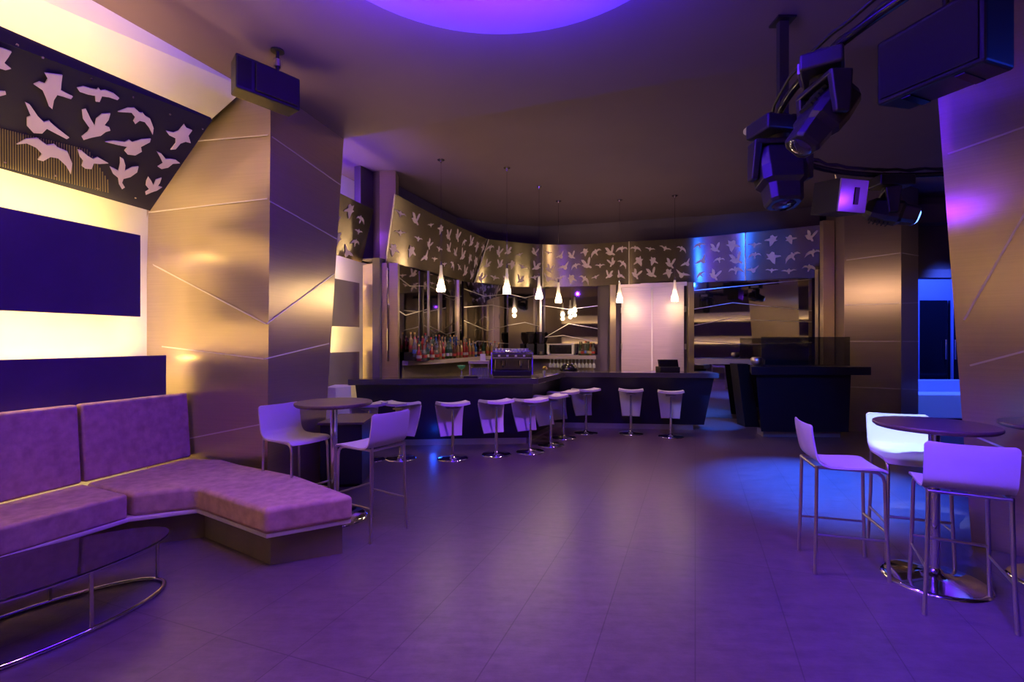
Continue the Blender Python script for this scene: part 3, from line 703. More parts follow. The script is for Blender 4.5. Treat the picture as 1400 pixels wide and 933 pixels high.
for off, z1, nm in ((.245, .068, 'lower_step'), (.145, .138, 'upper_step')):
    a, b = Vector((*BW[0], ZS))+d01*.45, Vector((*BW[0], ZS))+d01*2.8
    MB().prism([tuple((a+n01*(off-.055))[:2]), tuple((b+n01*(off-.055))[:2]), tuple((b+n01*(off+.055))[:2]), tuple((a+n01*(off+.055))[:2])], ZS, ZS+z1).build(nm, 'black', t)
# raised bottle block: pale bottles on a little step
# wine glasses hanging under the shelf
gw = thing('wine_glass', 'x', 'glass', (0, 0, 0)); first = True
MB().lathe([(.036, 0), (.040, .05), (.030, .09), (.006, .10), (.005, .17), (.033, .178), (.033, .182)], n=12, caps=False).build('bowl_and_stem', 'glass_fill', gw)
for k in range(13):
    p = Vector((.86, 10.98, 1.03)).lerp(Vector((1.80, 10.78, 1.03)), k/12)
    lab = 'clear wine glass hanging upside down under the shelf, %s from the doors' % ORD[12-k]
    if first: gw.location = p; gw['label'] = lab; gw['group'] = 'hanging wine glasses'; first = False
    else: dup(gw, p, 0, lab, 'hanging wine glasses')
tum = tag(MB().lathe([(.028, 0), (.034, .13)], n=12).build('tumbler', 'glass_fill'), 'x', 'glass'); first = True
for k in range(9):
    p = hp(646+2.9*k, 513.6, 1.052); lab = 'clear tumbler on the bar left of the coffee machine, %s from the left' % ORD[k]
    if first: o = tum; first = False
    else: o = tum.copy(); col.objects.link(o)
    o.location = p; o['label'] = lab; o['group'] = 'tumblers beside the coffee machine'

# ---------------------------------------------------------------- coffee machine
cm = at(700, 480, 7.9); cx_, cy_ = cm.x, 7.86
t = thing('espresso_machine', 'chrome two group espresso machine standing on the bar counter', 'coffee machine', (cx_, cy_, 1.05))
def lb(mb, c, d, **k): return mb.box((cx_+c[0], cy_+c[1], 1.05+c[2]), d, **k)
lb(MB(), (0, .02, .06), (.60, .40, .08)).build('base_tray', 'black', t, bevel=.008)
lb(MB(), (0, .10, .20), (.58, .22, .20))  .build('boiler_body', 'machine_steel', t, bevel=.01)
lb(MB(), (0, -.02, .34), (.64, .44, .09))  .build('hood', 'machine_steel', t, bevel=.02)
for sx in (-1, 1):
    MB().slab([(cx_+sx*.31, cy_-.2, 1.09), (cx_+sx*.31, cy_+.22, 1.09), (cx_+sx*.31, cy_+.22, 1.44), (cx_+sx*.31, cy_-.12, 1.44)], (sx*.02, 0, 0))  .build('side_panel', 'machine_steel', t, bevel=.004)
for sx in (-.14, .14):
    g = MB().lathe([(.035, .18), (.035, .26)], (cx_+sx, cy_-.08, 1.05), 14).build('group_head', 'chrome', t)
    MB().tube([(cx_+sx, cy_-.1, 1.24), (cx_+sx, cy_-.26, 1.22)], .013, 8).build('portafilter_handle', 'black', g)
for sx in (-.26, .26):
    MB().tube([(cx_+sx, cy_-.16, 1.36), (cx_+sx, cy_-.2, 1.22), (cx_+sx*1.05, cy_-.19, 1.14)], .006, 6).build('steam_wand', 'chrome', t)
MB().tube([(cx_-.3, cy_-.22, 1.46), (cx_+.3, cy_-.22, 1.46)], .006, 6).tube([(cx_-.3, cy_+.18, 1.46), (cx_+.3, cy_+.18, 1.46)], .006, 6).build('cup_rail', 'chrome', t)
for k in range(6):
    mb = MB(); mb.box((-.03, 0, 0), (.03, .01, .02))
    mb.cur = 1
for k in range(4):
    lb(MB(), (-.2+.13*k, -.245, .34), (.035, .008, .025)).build('control_button', 'white_shell', t)
first = None
for k in range(10):
    p = (cx_-.24+.053*k, cy_-.05+.05*(k % 2), 1.445)
    lab = 'white coffee cup on top of the coffee machine, %s from the left' % ORD[k]
    if first is None:
        first = tag(MB().lathe([(.018, 0), (.026, .03), (.028, .055)], n=12).build('coffee_cup', 'white_shell'), lab, 'cup', 'cups on the coffee machine'); o = first
    else: o = first.copy(); col.objects.link(o); o['label'] = lab
    o.location = p
# coffee grinders on the shelf
def grinder(px, label):
    p = onpl(px, 480, (BW[3][0], BW[3][1]-.25), (BW[4][0], BW[4][1]-.25)); p.z = ZS
    t = thing('coffee_grinder', label, 'coffee grinder', p, 'coffee grinders')
    x, y = p.x, p.y
    MB().box((x, y, ZS+.13), (.17, .2, .26)).build('body', 'black', t, bevel=.01)
    MB().lathe([(.05, .26), (.10, .38), (.10, .50)], (x, y, ZS), 16).build('bean_hopper', 'glass_dark', t)
    MB().lathe([(.105, .50), (.09, .53)], (x, y, ZS), 16).build('hopper_lid', 'black', t)
    MB().lathe([(.04, .02), (.045, .09)], (x, y-.12, ZS), 12).build('doser', 'chrome_soft', t)
grinder(725, 'dark coffee grinder right above the coffee machine, left of the other'); grinder(739, 'dark coffee grinder beside the glass washer, right of the other')
# glass washer box
p = onpl(767, 480, (BW[4][0], BW[4][1]-.22), (BW[5][0], BW[5][1]-.22)); x, y = p.x, p.y
t = thing('display_chiller', 'small glass fronted steel chiller on the back shelf', 'chiller', (x, y, ZS))
ry = R(-13)
MB().box((x, y, ZS+.02), (.58, .26, .03), ry).box((x, y, ZS+.25), (.62, .26, .03), ry).build('case', 'chrome_soft', t, bevel=.003)
for sx in (-.28, .28): MB().box((x+sx*math.cos(ry), y+sx*math.sin(ry), ZS+.135), (.05, .25, .2), ry).build('end_panel', 'white_shell', t, bevel=.003)
MB().box((x+.02, y-.1, ZS+.135), (.5, .008, .2), ry).build('glass_front', 'glass_dark', t)
for k in range(5): MB().box((x-.2+.1*k, y+.02-.023*k, ZS+.08), (.03, .03, .10), ry).build('inner_bottle', 'glass_fill', t)
# wood block with cards
p = hp(657, 513.4, 1.05)
t = thing('service_box', 'pale wooden service box with a small card, left of the coffee machine', 'box', (p.x, 8.0, 1.05)); x = p.x-.01
for sx in (-.15, .15): MB().box((x+sx, 8.0, 1.05+.10), (.02, .2, .2)).build('side_board', 'shelf', t)
MB().box((x, 8.0, 1.275), (.34, .22, .05)).build('top_board', 'shelf', t, bevel=.003)
o = MB().box((0, 0, .055), (.09, .012, .11)).build('menu_card', 'white_leather', loc=(x+.06, 7.96, 1.301)); tag(o, 'small cream card standing on the wooden service box', 'card')
# green bowl glass
t = thing('cocktail_bowl', 'green stemmed bowl on the bar counter', 'bowl', (hp(631, 514, 1.05)))
x, y = t.location.x, t.location.y
gm = mat('green_glass', (.1, .5, .25), .2, alpha=.8)
MB().lathe([(.005, .10), (.05, .13), (.075, .17)], (x, y, 1.05), 18, caps=False).build('bowl', gm, t)
MB().lathe([(.04, 0), (.006, .01), (.006, .10)], (x, y, 1.05), 12).build('stem', 'glass_fill', t)
# flower vases
ym = mat('yellow_petals', (.75, .6, .05), .6); gl = mat('leaf_green', (.08, .2, .04), .6)
def vase(px, label):
    p = hp(px, 514, 1.05); t = thing('flower_vase', label, 'flowers', p, 'yellow posies on the bar'); x, y = p.x, p.y
    MB().lathe([(.02, 0), (.03, .06), (.018, .09)], (x, y, 1.05), 12).build('vase', 'glass_fill', t)
    mb = MB(); r_ = random.Random(px)
    for k in range(9):
        a, b = r_.uniform(0, 6.28), r_.uniform(.0, .045); c = (x+b*math.cos(a), y+b*math.sin(a), 1.05+.13+r_.uniform(-.02, .035))
        mb.lathe([(.001, -.012), (.018, -.004), (.02, .006), (.004, .014)], c, 7)
    mb.build('yellow_flowers', ym, t)
    mb = MB()
    for k in range(4):
        a = k*1.6; mb.tube([(x, y, 1.12), (x+.03*math.cos(a), y+.03*math.sin(a), 1.17)], .003, 5)
    mb.build('stems', gl, t)
vase(672, 'yellow flower posy just left of the coffee machine'); vase(744, 'yellow flower posy right of the coffee machine')
p = hp(776, 509.5, 1.05)
t = thing('domed_dispenser', 'black domed dispenser standing on the bar at the bend', 'dispenser', (p.x+.05, 9.0, 1.05)); x = p.x+.05
MB().lathe([(.16, 0), (.17, .05), (.13, .12), (.05, .15)], (x, 9.1, 1.05), 20).build('dome', 'black_gloss', t)
MB().lathe([(.18, 0), (.18, .012)], (x, 9.1, 1.05), 20).build('tray', 'chrome_soft', t)
# pos screen
p = at(914, 500, 8.95)
t = thing('till', 'black cash register on the counter in front of the double doors', 'till', (p.x, 8.98, 1.05)); x = p.x
MB().box((x, 9.0, 1.05+.05), (.36, .3, .10)).build('till_body', 'black', t, bevel=.01)
MB().hexa([(x-.17, 8.9, 1.15), (x+.17, 8.9, 1.15), (x+.17, 9.0, 1.15), (x-.17, 9.0, 1.15)], [(x-.17, 8.95, 1.28), (x+.17, 8.95, 1.28), (x+.17, 9.06, 1.28), (x-.17, 9.06, 1.28)]).build('screen_housing', 'black_gloss', t, bevel=.005)
o = MB().box((0, 0, .012), (.22, .14, .024)).build('bar_mat', 'black_rough', loc=(hp(648, 517, 1.0).x, 7.6, 1.051)); tag(o, 'black rubber bar mat on the counter near the green bowl', 'bar mat')

# ---------------------------------------------------------------- pendants
pd = thing('pendant_lamp', 'x', 'pendant lamp', (0, 0, 0), 'glass pendant lamps over the bar')
MB().lathe([(.055, -.012), (.055, 0)], (0, 0, ZB), 20).lathe([(.012, -.05), (.02, -.012)], (0, 0, ZB), 12).build('ceiling_rose', 'chrome', pd)
MB().tube([(0, 0, 2.78), (0, 0, ZB-.03)], .0028, 6).build('cable', 'machine_steel', pd)
sh = MB().lathe([(.066, 2.375), (.068, 2.42), (.050, 2.50), (.032, 2.60), (.023, 2.70), (.018, 2.80)], n=20, caps=False).build('glass_shade', 'lamp_glass', pd)
MB().lathe([(.02, 2.38), (.050, 2.39), (.054, 2.43), (.038, 2.48), (.015, 2.50)], n=16).build('frosted_bulb', 'bulb', pd)
MB().lathe([(.022, 2.78), (.015, 2.84)], n=12).build('fitting', 'chrome', pd)
PEND = [(603, 218, 'leftmost, over the front of the bar'), (693, 229, 'second from the left, over the coffee machine side'), (737, 254.5, 'third from the left'), (763.5, 274.5, 'fourth from the left'), (847, 273, 'in front of the left door leaf'), (922.5, 267, 'in front of the right door leaf')]
for k, (px, py, d_) in enumerate(PEND):
    p = hp(px, py, ZB); lab = 'lit glass drop pendant lamp '+d_
    if k == 0: pd.location = (p.x, p.y, 0); pd['label'] = lab
    else: dup(pd, (p.x, p.y, 0), 0, lab)
    l = bpy.data.lights.new('pendant', 'POINT'); l.energy = 5.5; l.color = (1, .66, .34); l.shadow_soft_size = .05
    o = bpy.data.objects.new('pendant_light', l); col.objects.link(o); o.location = (p.x, p.y-.0, 2.30)

# ---------------------------------------------------------------- bar stools
st = thing('bar_stool', 'x', 'stool', (0, 0, 0), 'white bar stools along the counter')
NX = 12
def grid(mb, rows, thick):
    """rows of points (list of lists) thickened along the local normal"""
    nr_, nc = len(rows), len(rows[0]); N = []
    for i in range(nr_):
        for j in range(nc):
            a = rows[min(i+1, nr_-1)][j]-rows[max(i-1, 0)][j]; b = rows[i][min(j+1, nc-1)]-rows[i][max(j-1, 0)]
            N.append(b.cross(a).normalized())
    top = [p for r_ in rows for p in r_]; bot = [p+N[k]*thick for k, p in enumerate(top)]; n = len(top)
    fs = []
    for i in range(nr_-1):
        for j in range(nc-1):
            a, b, c, d = i*nc+j, i*nc+j+1, (i+1)*nc+j+1, (i+1)*nc+j
            fs.append((a, b, c, d)); fs.append((n+a, n+d, n+c, n+b))
    mb.add(top+bot, fs, True)
    ring = [j for j in range(nc)]+[i*nc+nc-1 for i in range(1, nr_)]+[(nr_-1)*nc+j for j in range(nc-2, -1, -1)]+[i*nc for i in range(nr_-2, 0, -1)]
    m_ = len(ring); rv = [top[i] for i in ring]+[bot[i] for i in ring]
    mb.add(rv, [(i, m_+i, m_+(i+1)%m_, (i+1)%m_) for i in range(m_)])
mb = MB(); rows = []
for v in [k/8 for k in range(9)]:
    y_ = -.19+.40*v; row = []
    for k in range(NX+1):
        u = k/NX*2-1; w = .215 if .05 < v < .95 else .205
        row.append(Vector((u*w, y_, .725+.025*abs(u)**2.2+(.012*(1-v)**2)-(.03*max(0, v-.8)/.2)**1)))
    rows.append(row)
grid(mb, rows, .035); mb.build('seat', 'white_leather', st, bevel=.006)
mb = MB(); rows = []
for v in [k/8 for k in range(9)]:
    w = .205-.055*v; z_ = .715-.42*v; y_ = .205-.06*v-.05*v*v+ .015*math.sin(v*3)
    rows.append([Vector(((k/NX*2-1)*w, y_-.012*(k/NX*2-1)**2, z_)) for k in range(NX+1)])
grid(mb, rows, .022); mb.build('apron', 'white_leather', st, bevel=.005)
MB().lathe([(.016, .02), (.016, .70)], n=12).lathe([(.024, .02), (.024, .32)], n=12).build('pole', 'chrome', st)
MB().lathe([(.215, 0), (.215, .008), (.19, .016), (.04, .028), (.028, .05)], n=32).build('base_plate', 'chrome', st)
MB().box((0, .02, .69), (.16, .2, .02)).build('mounting_plate', 'chrome_soft', st)
STO = [(505, 629, 36, 'half hidden behind the dark table top'), (548, 627, -17, 'just right of the left dark table'), (619, 627, 19, 'with blue glow on the floor behind it'), (678.5, 621.5, 23, 'third before the bend of the bar'), (725, 618, 26, 'second before the bend of the bar'), (753, 608.6, 36, 'right at the bend of the bar'), (770.5, 598.6, 31, 'just past the bend of the bar'), (801, 592, 14, 'tucked into the inner corner of the bar'), (862.5, 593, -13, 'below the left door leaf'), (917, 597, -15, 'below the right door leaf, last of the row')]
for k, (px, py, rz, d_) in enumerate(STO):
    p = hp(px, py, 0); lab = 'white bar stool '+d_
    rz = R(rz)
    if k == 0: st.location = p; st.rotation_euler.z = rz; st['label'] = lab
    else: dup(st, p, rz, lab)

# ---------------------------------------------------------------- bar chairs
ch = thing('bar_chair', 'x', 'chair', (0, 0, 0))
prof = [(.225, .722), (.215, .742), (.18, .756), (.08, .755), (-.04, .750), (-.13, .754), (-.175, .775), (-.198, .815), (-.212, .88), (-.225, .96), (-.230, 1.01), (-.231, 1.03)]
mb = MB(); rows = []
pc = catmull([Vector((0, a, b)) for a, b in prof], 3)
for i, p in enumerate(pc):
    v = i/(len(pc)-1); w = .205
    e_ = min(v, 1-v)*len(pc)
    if e_ < 3: w -= .022*(1-e_/3)**2
    rows.append([Vector(((k/10*2-1)*w, p.y-(.018*(1-(k/10*2-1)**2) if v > .6 else 0)*-1*-1, p.z-(.008*(1-(k/10*2-1)**2) if v < .45 else 0))) for k in range(11)])
grid(mb, rows, .012); mb.build('seat_shell', 'white_shell', ch, bevel=.003)
for sx in (-1, 1):
    MB().tube([(sx*.20, -.215, 0), (sx*.185, -.205, .40), (sx*.18, -.20, .748)], .0115, 10).build('leg', 'chrome_soft', ch)
    MB().tube([(sx*.20, .225, 0), (sx*.187, .21, .40), (sx*.183, .205, .66), (sx*.182, .195, .70), (sx*.18, .165, .725), (sx*.18, .12, .733), (sx*.18, -.19, .738)], .0115, 10).build('leg', 'chrome_soft', ch)
    MB().tube([(sx*.19, -.207, .27), (sx*.19, .213, .27)], .008, 8).build('side_rail', 'chrome_soft', ch)
MB().tube([(-.187, .211, .33), (.187, .211, .33)], .010, 8).build('footrest', 'chrome_soft', ch)
MB().tube([(-.182, -.205, .735), (.182, -.205, .735)], .010, 8).build('rear_crossbar', 'chrome_soft', ch)
# centre, facing
def face(v): return math.atan2(v[1], v[0])-math.pi/2
def mid(*ps): return (sum(p[0] for p in ps)/len(ps), sum(p[1] for p in ps)/len(ps), 0)
CH = [(mid((2.08, 3.46), (2.514, 3.335), (2.66, 3.62), (2.23, 3.75)), face((.434, -.125)), 'white bar chair seen from the side, left of the right table'),
      (mid((2.76, 3.6), (3.11, 3.46), (2.92, 4.0), (3.27, 3.86)), face((-.37, -.93)), 'brightly lit white bar chair behind the right table, facing the camera'),
      (mid((2.42, 2.88), (2.79, 2.69), (2.67, 3.28), (3.0, 3.09)), face((.50, .87)), 'white bar chair nearest the camera, its back turned, at the right table'),
      ((-1.97, 4.46, 0), face((.86, -.51)), 'white bar chair between the left column and the left round table'),
      (mid((-1.126, 3.91), (-.911, 4.24), (-1.49, 4.15), (-1.27, 4.48)), face((-.84, .55)), 'white bar chair on the open floor side of the left round table')]
for k, (p, rz, lab) in enumerate(CH):
    if k == 0: ch.location = p; ch.rotation_euler.z = rz; ch['label'] = lab; ch['group'] = 'white bar chairs at the tall tables'
    else: dup(ch, p, rz, lab, 'white bar chairs at the tall tables')
# tall tables
tb = thing('bar_table', 'x', 'table', (0, 0, 0), 'tall round tables')
MB().lathe([(.325, 1.03), (.34, 1.042), (.34, 1.058), (.335, 1.062)], n=48).build('table_top', 'tabletop', tb)
MB().lathe([(.032, .03), (.032, 1.02)], n=20).build('pole', 'chrome', tb)
MB().lathe([(.12, 1.015), (.12, 1.03)], n=24).build('top_plate', 'black', tb)
MB().lathe([(.30, 0), (.30, .008), (.27, .018), (.12, .040), (.05, .06), (.034, .09)], n=48).build('base_plate', 'chrome', tb)
tb.location = (-1.635, 4.50, 0); tb['label'] = 'tall round dark table beside the end of the sofa'
dup(tb, (2.86, 3.32, 0), 0, 'tall round dark table with white chairs in front of the right column')
dup(tb, (3.70, 3.26, 0), 0, 'tall round table only just entering the picture by the right column')

# low dark cabinet and white cabinet by the left column
t = thing('low_cabinet', 'low dark blue cabinet behind the left round table', 'cabinet', (-1.95, 5.8, 0))
MB().prism([(-2.10, 5.36), (-1.66, 5.42), (-1.70, 6.05), (-2.1, 6.0)], .04, .70).build('body', 'bar_front', t, bevel=.005)
MB().prism([(-2.12, 5.33), (-1.63, 5.39), (-1.67, 6.08), (-2.12, 6.03)], .70, .725).build('top_board', 'tabletop', t, bevel=.003)
MB().prism([(-2.07, 5.40), (-1.7, 5.47), (-1.74, 6.0), (-2.07, 5.95)], 0, .04).build('plinth', 'black', t)
t = thing('white_cabinet', 'white angular cabinet against the left wall between column and bar', 'cabinet', (-2.45, 7.0, 0))
MB().prism([(-2.58, 6.75), (-2.42, 6.72), (-2.28, 6.95), (-2.42, 7.2), (-2.6, 7.2)], .06, .98).build('body', 'white_shell', t, bevel=.004)
MB().prism([(-2.56, 6.78), (-2.42, 6.76), (-2.31, 6.95), (-2.42, 7.16), (-2.58, 7.16)], 0, .06).build('plinth', 'black', t)

# ---------------------------------------------------------------- sofa
def rprism(poly, z0, z1, name, m, parent, bevel, seg=4): return MB().prism(poly, z0, z1).build(name, m, parent, bevel=bevel, seg=seg)
db = Vector((.2985, .9544)); nbk = Vector((.9544, -.2985))
Bp = lambda s, off=0: (-3.52+db.x*s+nbk.x*off, 4.03+db.y*s+nbk.y*off)    # along the cushion front line
t = thing('bench_sofa', 'mauve upholstered corner bench sofa with white edge strip', 'sofa', (-2.9, 3.9, 0))
A0 = (-2.93, 3.74); fd = Vector((.374, .927))
A1 = (A0[0]-fd.x*3.2, A0[1]-fd.y*3.2)
Bk0 = Bp(0.0, 0); Bk1 = Bp(-3.2, 0)
rprism([A0, Bp(-.01, .0), Bk1, A1], .262, .45, 'seat_cushion', 'sofa', t, .022)
endp = [(-2.915, 3.765), (-2.53, 3.93), (-1.72, 3.41), (-1.20, 3.715), (-1.88, 4.28), (-2.58, 4.66), (-2.87, 4.86), Bp(.90, 0), Bp(.01, 0)]
rprism(endp, .262, .45, 'end_seat_cushion', 'sofa', t, .035, 5)
def shrink(poly, d):
    c = Vector((sum(p[0] for p in poly)/len(poly), sum(p[1] for p in poly)/len(poly))); return [(p[0]+(c.x-p[0])*d, p[1]+(c.y-p[1])*d) for p in poly]
full = [A1, A0, (-2.53, 3.94), (-1.72, 3.43), (-1.22, 3.725), (-1.88, 4.27), (-2.58, 4.64), (-2.87, 4.84), Bp(.89, 0), Bk1]
MB().prism(full, .232, .268).build('edge_strip', 'strip', t, bevel=.01)
pl = [(A1[0]-.1, A1[1]), (A0[0]-.08, A0[1]+.1), (-2.54, 4.05), (-1.743, 3.54), (-1.294, 3.736), (-1.92, 4.22), (-2.6, 4.58), (-2.9, 4.82), Bp(.85, -.03), Bp(-3.2, -.03)]
MB().prism(pl, 0, .225).build('plinth', 'sofa_plinth', t)
for s0, s1, nm in ((-1.57, -.012, 'back_cushion'), (.012, .96, 'back_cushion'), (-3.2, -1.59, 'back_cushion')):
    f0, f1_ = Bp(s0, .0), Bp(s1, .0); b0, b1_ = Bp(s0, -.11), Bp(s1, -.11); u0, u1 = Bp(s0, -.05), Bp(s1, -.05); w0, w1 = Bp(s0, -.135), Bp(s1, -.135)
    MB().hexa([(*f0, .452), (*f1_, .452), (*b1_, .452), (*b0, .452)], [(*u0, 1.095), (*u1, 1.095), (*w1, 1.095), (*w0, 1.095)]).build(nm, 'sofa', t, bevel=.02, seg=4)

# ---------------------------------------------------------------- coffee table
cc = Vector((-2.69, 2.70)); ax = Vector((.5, .866)); ay = Vector((-.866, .5))
def el(a, b, k, n, z): th_ = 2*math.pi*k/n; p = cc+ax*(a*math.cos(th_))+ay*(b*math.sin(th_)); return Vector((p.x, p.y, z))
t = thing('coffee_table', 'low oval coffee table with smoked glass top in front of the sofa', 'table', (cc.x, cc.y, 0))
MB().prism([tuple(el(.71, .335, k, 64, 0)[:2]) for k in range(64)], .345, .357).build('glass_top', 'glass_dark', t, bevel=.003)
MB().tube([el(.675, .30, k, 64, .334) for k in range(65)], .011, 8, caps=False).build('upper_ring', 'chrome', t)
MB().tube([el(.68, .305, k, 64, .014) for k in range(65)], .014, 8, caps=False).build('floor_ring', 'chrome', t)
for k in (1.5, 13, 19, 32, 45, 51):
    a = el(.68, .305, k, 64, .014); b = el(.68, .303, k, 64, .334); MB().tube([a, b], .011, 8).build('leg', 'chrome', t)

# ---------------------------------------------------------------- speakers
def frame_box(name, pts_b, pts_t, m, parent, bevel=.012): return MB().hexa(pts_b, pts_t).build(name, m, parent, bevel=bevel, seg=3)
# big speaker on the right: corners measured from the bottom
s1_, s2_ = Vector((2.45, 3.30)), Vector((2.67, 2.76)); s3_, s4_ = Vector((2.93, 2.85)), Vector((2.72, 3.36))
t = thing('hanging_speaker', 'large black wedge speaker hanging in front of the right column', 'speaker', (2.69, 3.05, 3.2))
zb, zt = 3.20, 3.66
frame_box('cabinet', [(s1_.x, s1_.y, zb), (s2_.x, s2_.y, zb), (s3_.x, s3_.y, zb), (s4_.x, s4_.y, zb)], [(s1_.x, s1_.y, zt-.04), (s2_.x, s2_.y, zt), (s3_.x, s3_.y, zt), (s4_.x, s4_.y, zt-.04)], 'black', t, .02)
d_ = (s2_-s1_).normalized(); n_ = Vector((-d_.y, d_.x))*-1
if n_.dot(-s1_) < 0: n_ = -n_
g = [s1_+d_*.03+n_*.001, s2_-d_*.03+n_*.001]
MB().slab([(g[0].x, g[0].y, zb+.03), (g[1].x, g[1].y, zb+.03), (g[1].x, g[1].y, zt-.04), (g[0].x, g[0].y, zt-.08)], (n_.x*.012, n_.y*.012, 0)).build('grille', 'black_rough', t, bevel=.004)
for u in (.25, .75):
    c = s1_.lerp(s2_, u)*.5+s4_.lerp(s3_, u)*.5
    MB().box((c.x, c.y, zb-.004), (.05, .22, .008), math.atan2(d_.y, d_.x)).build('mounting_rail', 'black_gloss', t)
MB().tube([(2.7, 3.05, zt-.03), (2.7, 3.05, ZF)], .018, 10).build('hanger', 'black', t)
MB().lathe([(.06, -.01), (.06, 0)], (2.7, 3.05, ZF), 16).build('ceiling_flange', 'black', t)
# left speaker
pz = [(-2.21, 3.92), (-2.12, 4.02), (-1.87, 4.33), (-2.03, 4.46), (-2.33, 4.06)]
t = thing('hanging_speaker', 'black box speaker hung from the ceiling above the left column', 'speaker', (-2.0, 4.18, 3.66))
MB().prism(pz, 3.655, 3.935).build('cabinet', 'black', t, bevel=.012, seg=3)
MB().slab([(-2.108, 4.026, 3.68), (-1.88, 4.305, 3.68), (-1.88, 4.305, 3.91), (-2.108, 4.026, 3.91)], (.012, -.010, 0)).build('grille', 'black_rough', t, bevel=.003)
MB().slab([(-2.205, 3.935, 3.68), (-2.135, 4.012, 3.68), (-2.135, 4.012, 3.91), (-2.205, 3.935, 3.91)], (.008, -.008, 0)).build('baffle_strip', 'black_gloss', t)
MB().tube([(-2.0, 4.18, 3.9), (-2.0, 4.18, ZF)], .014, 10).build('hanger', 'black', t)
MB().lathe([(.055, -.012), (.055, 0)], (-2.0, 4.18, ZF), 16).build('ceiling_flange', 'black', t)
MB().lathe([(.028, -.03), (.028, .03)], (-2.0, 4.18, 3.99), 12).build('swivel_joint', 'chrome_soft', t)

# ---------------------------------------------------------------- lighting ring and fixtures
t = thing('lighting_rail', 'curved black lighting rail hanging from the ceiling', 'lighting rail', (2.0, 3.6, 3.3))
rc = Vector((3.95, 2.95)); RR = 2.08; ZR = 3.32
def ring(a, z=ZR, r=RR): return Vector((rc.x+r*math.cos(R(a)), rc.y+r*math.sin(R(a)), z))
MB().tube([ring(a) for a in range(75, 242, 4)], .026, 12).build('main_tube', 'black_gloss', t)
MB().tube([ring(a, ZR+.07+.008*math.sin(a), RR+.03) for a in range(75, 242, 4)], .011, 8).build('cable_run', 'black', t)
MB().tube([ring(a, ZR+.045+.012*math.sin(a*.7), RR-.03) for a in range(75, 242, 4)], .014, 8).build('cable_run', 'black', t)
pq = hp(1070, 28, ZF)
MB().box((pq.x, pq.y, (ZR+.0+ZF)/2), (.07, .05, ZF-ZR)).build('ceiling_drop', 'black_rough', t)
MB().box((pq.x, pq.y, ZF-.008), (.14, .14, .016)).build('ceiling_plate', 'black', t)
for a in (215,):
    p = ring(a); zc = ZF if p.y < STEP(p.x) else ZB
    MB().tube([p, (p.x, p.y, zc)], .015, 8).build('ceiling_drop', 'black', t)
def octs(mb, secs):                        # chamfered rectangular sections along z
    vs = []
    for z, a, b in secs:
        c = .35*min(a, b); vs += [(a, -b+c, z), (a, b-c, z), (a-c, b, z), (-a+c, b, z), (-a, b-c, z), (-a, -b+c, z), (-a+c, -b, z), (a-c, -b, z)]
    n = len(secs); fs = [tuple(range(8)), tuple(range(8*(n-1), 8*n))[::-1]]
    for i in range(n-1):
        for k in range(8): fs.append((i*8+(k+1) % 8, i*8+k, (i+1)*8+k, (i+1)*8+(k+1) % 8))
    mb.add(vs, fs)
def moving_head(p, base_rz, pan, tilt, label, s=1.0, lens='lens_dark'):
    """p: point under the rail. base box, yoke (two arms) and head"""
    t = thing('moving_head_light', label, 'stage light', p, 'moving head lights on the rail')
    B = Matrix.Translation(p) @ Matrix.Rotation(base_rz, 4, 'Z') @ Matrix.Scale(s, 4)
    def mk(): m_ = MB(); m_.M = B.copy(); return m_
    mk().box((0, 0, -.07), (.34, .22, .10), taper=1).build('base_box', 'housing', t, bevel=.015*s, seg=3)
    m_ = mk(); m_.box((0, .118, -.07), (.20, .012, .06)); m_.build('display', 'violet_face', t)
    for sx in (-.08, .08): mk().box((sx, 0, -.005), (.03, .07, .05)).build('clamp', 'black', t, bevel=.004)
    Y = B @ Matrix.Rotation(pan, 4, 'Z')
    def mk2(): m_ = MB(); m_.M = Y.copy(); return m_
    mk2().lathe([(.07, -.15), (.07, -.12)], n=20).build('pan_joint', 'black', t)
    yk = mk2(); yk.box((0, 0, -.165), (.34, .13, .035)); yk.build('yoke', 'housing', t, bevel=.01*s)
    for sx in (-1, 1):
        a = mk2(); a.hexa([(sx*.17-.022, -.04, -.40), (sx*.17+.022, -.04, -.40), (sx*.17+.022, .04, -.40), (sx*.17-.022, .04, -.40)], [(sx*.155-.025, -.065, -.15), (sx*.155+.025, -.065, -.15), (sx*.155+.025, .065, -.15), (sx*.155-.025, .065, -.15)])
        a.build('yoke_arm', 'housing', t, bevel=.012*s, seg=3)
    H = Y @ Matrix.Translation((0, 0, -.36)) @ Matrix.Rotation(tilt, 4, 'X')
    hd = MB(); hd.M = H.copy()
    hd.M = H @ Matrix.Diagonal((1.05, .92, 1, 1)); octs(hd, [(.21, .08, .06), (.15, .125, .10), (.02, .135, .115), (-.07, .13, .11), (-.10, .10, .095), (-.20, .095, .09), (-.22, .085, .08)]); hh = hd.build('lamp_head', 'housing', t, bevel=.006)
    ln = MB(); ln.M = H.copy(); ln.lathe([(.07, -.222), (.05, -.235), (.01, -.24)], n=20); ln.build('lens', lens, hh)
    for k in range(5):
        v = MB(); v.M = H.copy(); v.box((0, .118, .13-.035*k), (.12, .02, .012)); v.build('cooling_fin', 'black', hh)
    return t
def under(px, a): return ring(a)
moving_head(ring(180, ZR-.0), R(55), R(35), R(38), 'black moving head light highest on the curved rail, tilted away', 1.0)
moving_head(ring(161, ZR-.05), R(10), R(-14), R(-14), 'black moving head light low at the bend of the rail, above the bar frieze', 1.15)
moving_head(ring(92, ZR-.0), R(0), R(62), R(-72), 'moving head light with glowing blue lens near the right column', 1.05, 'lens_blue')
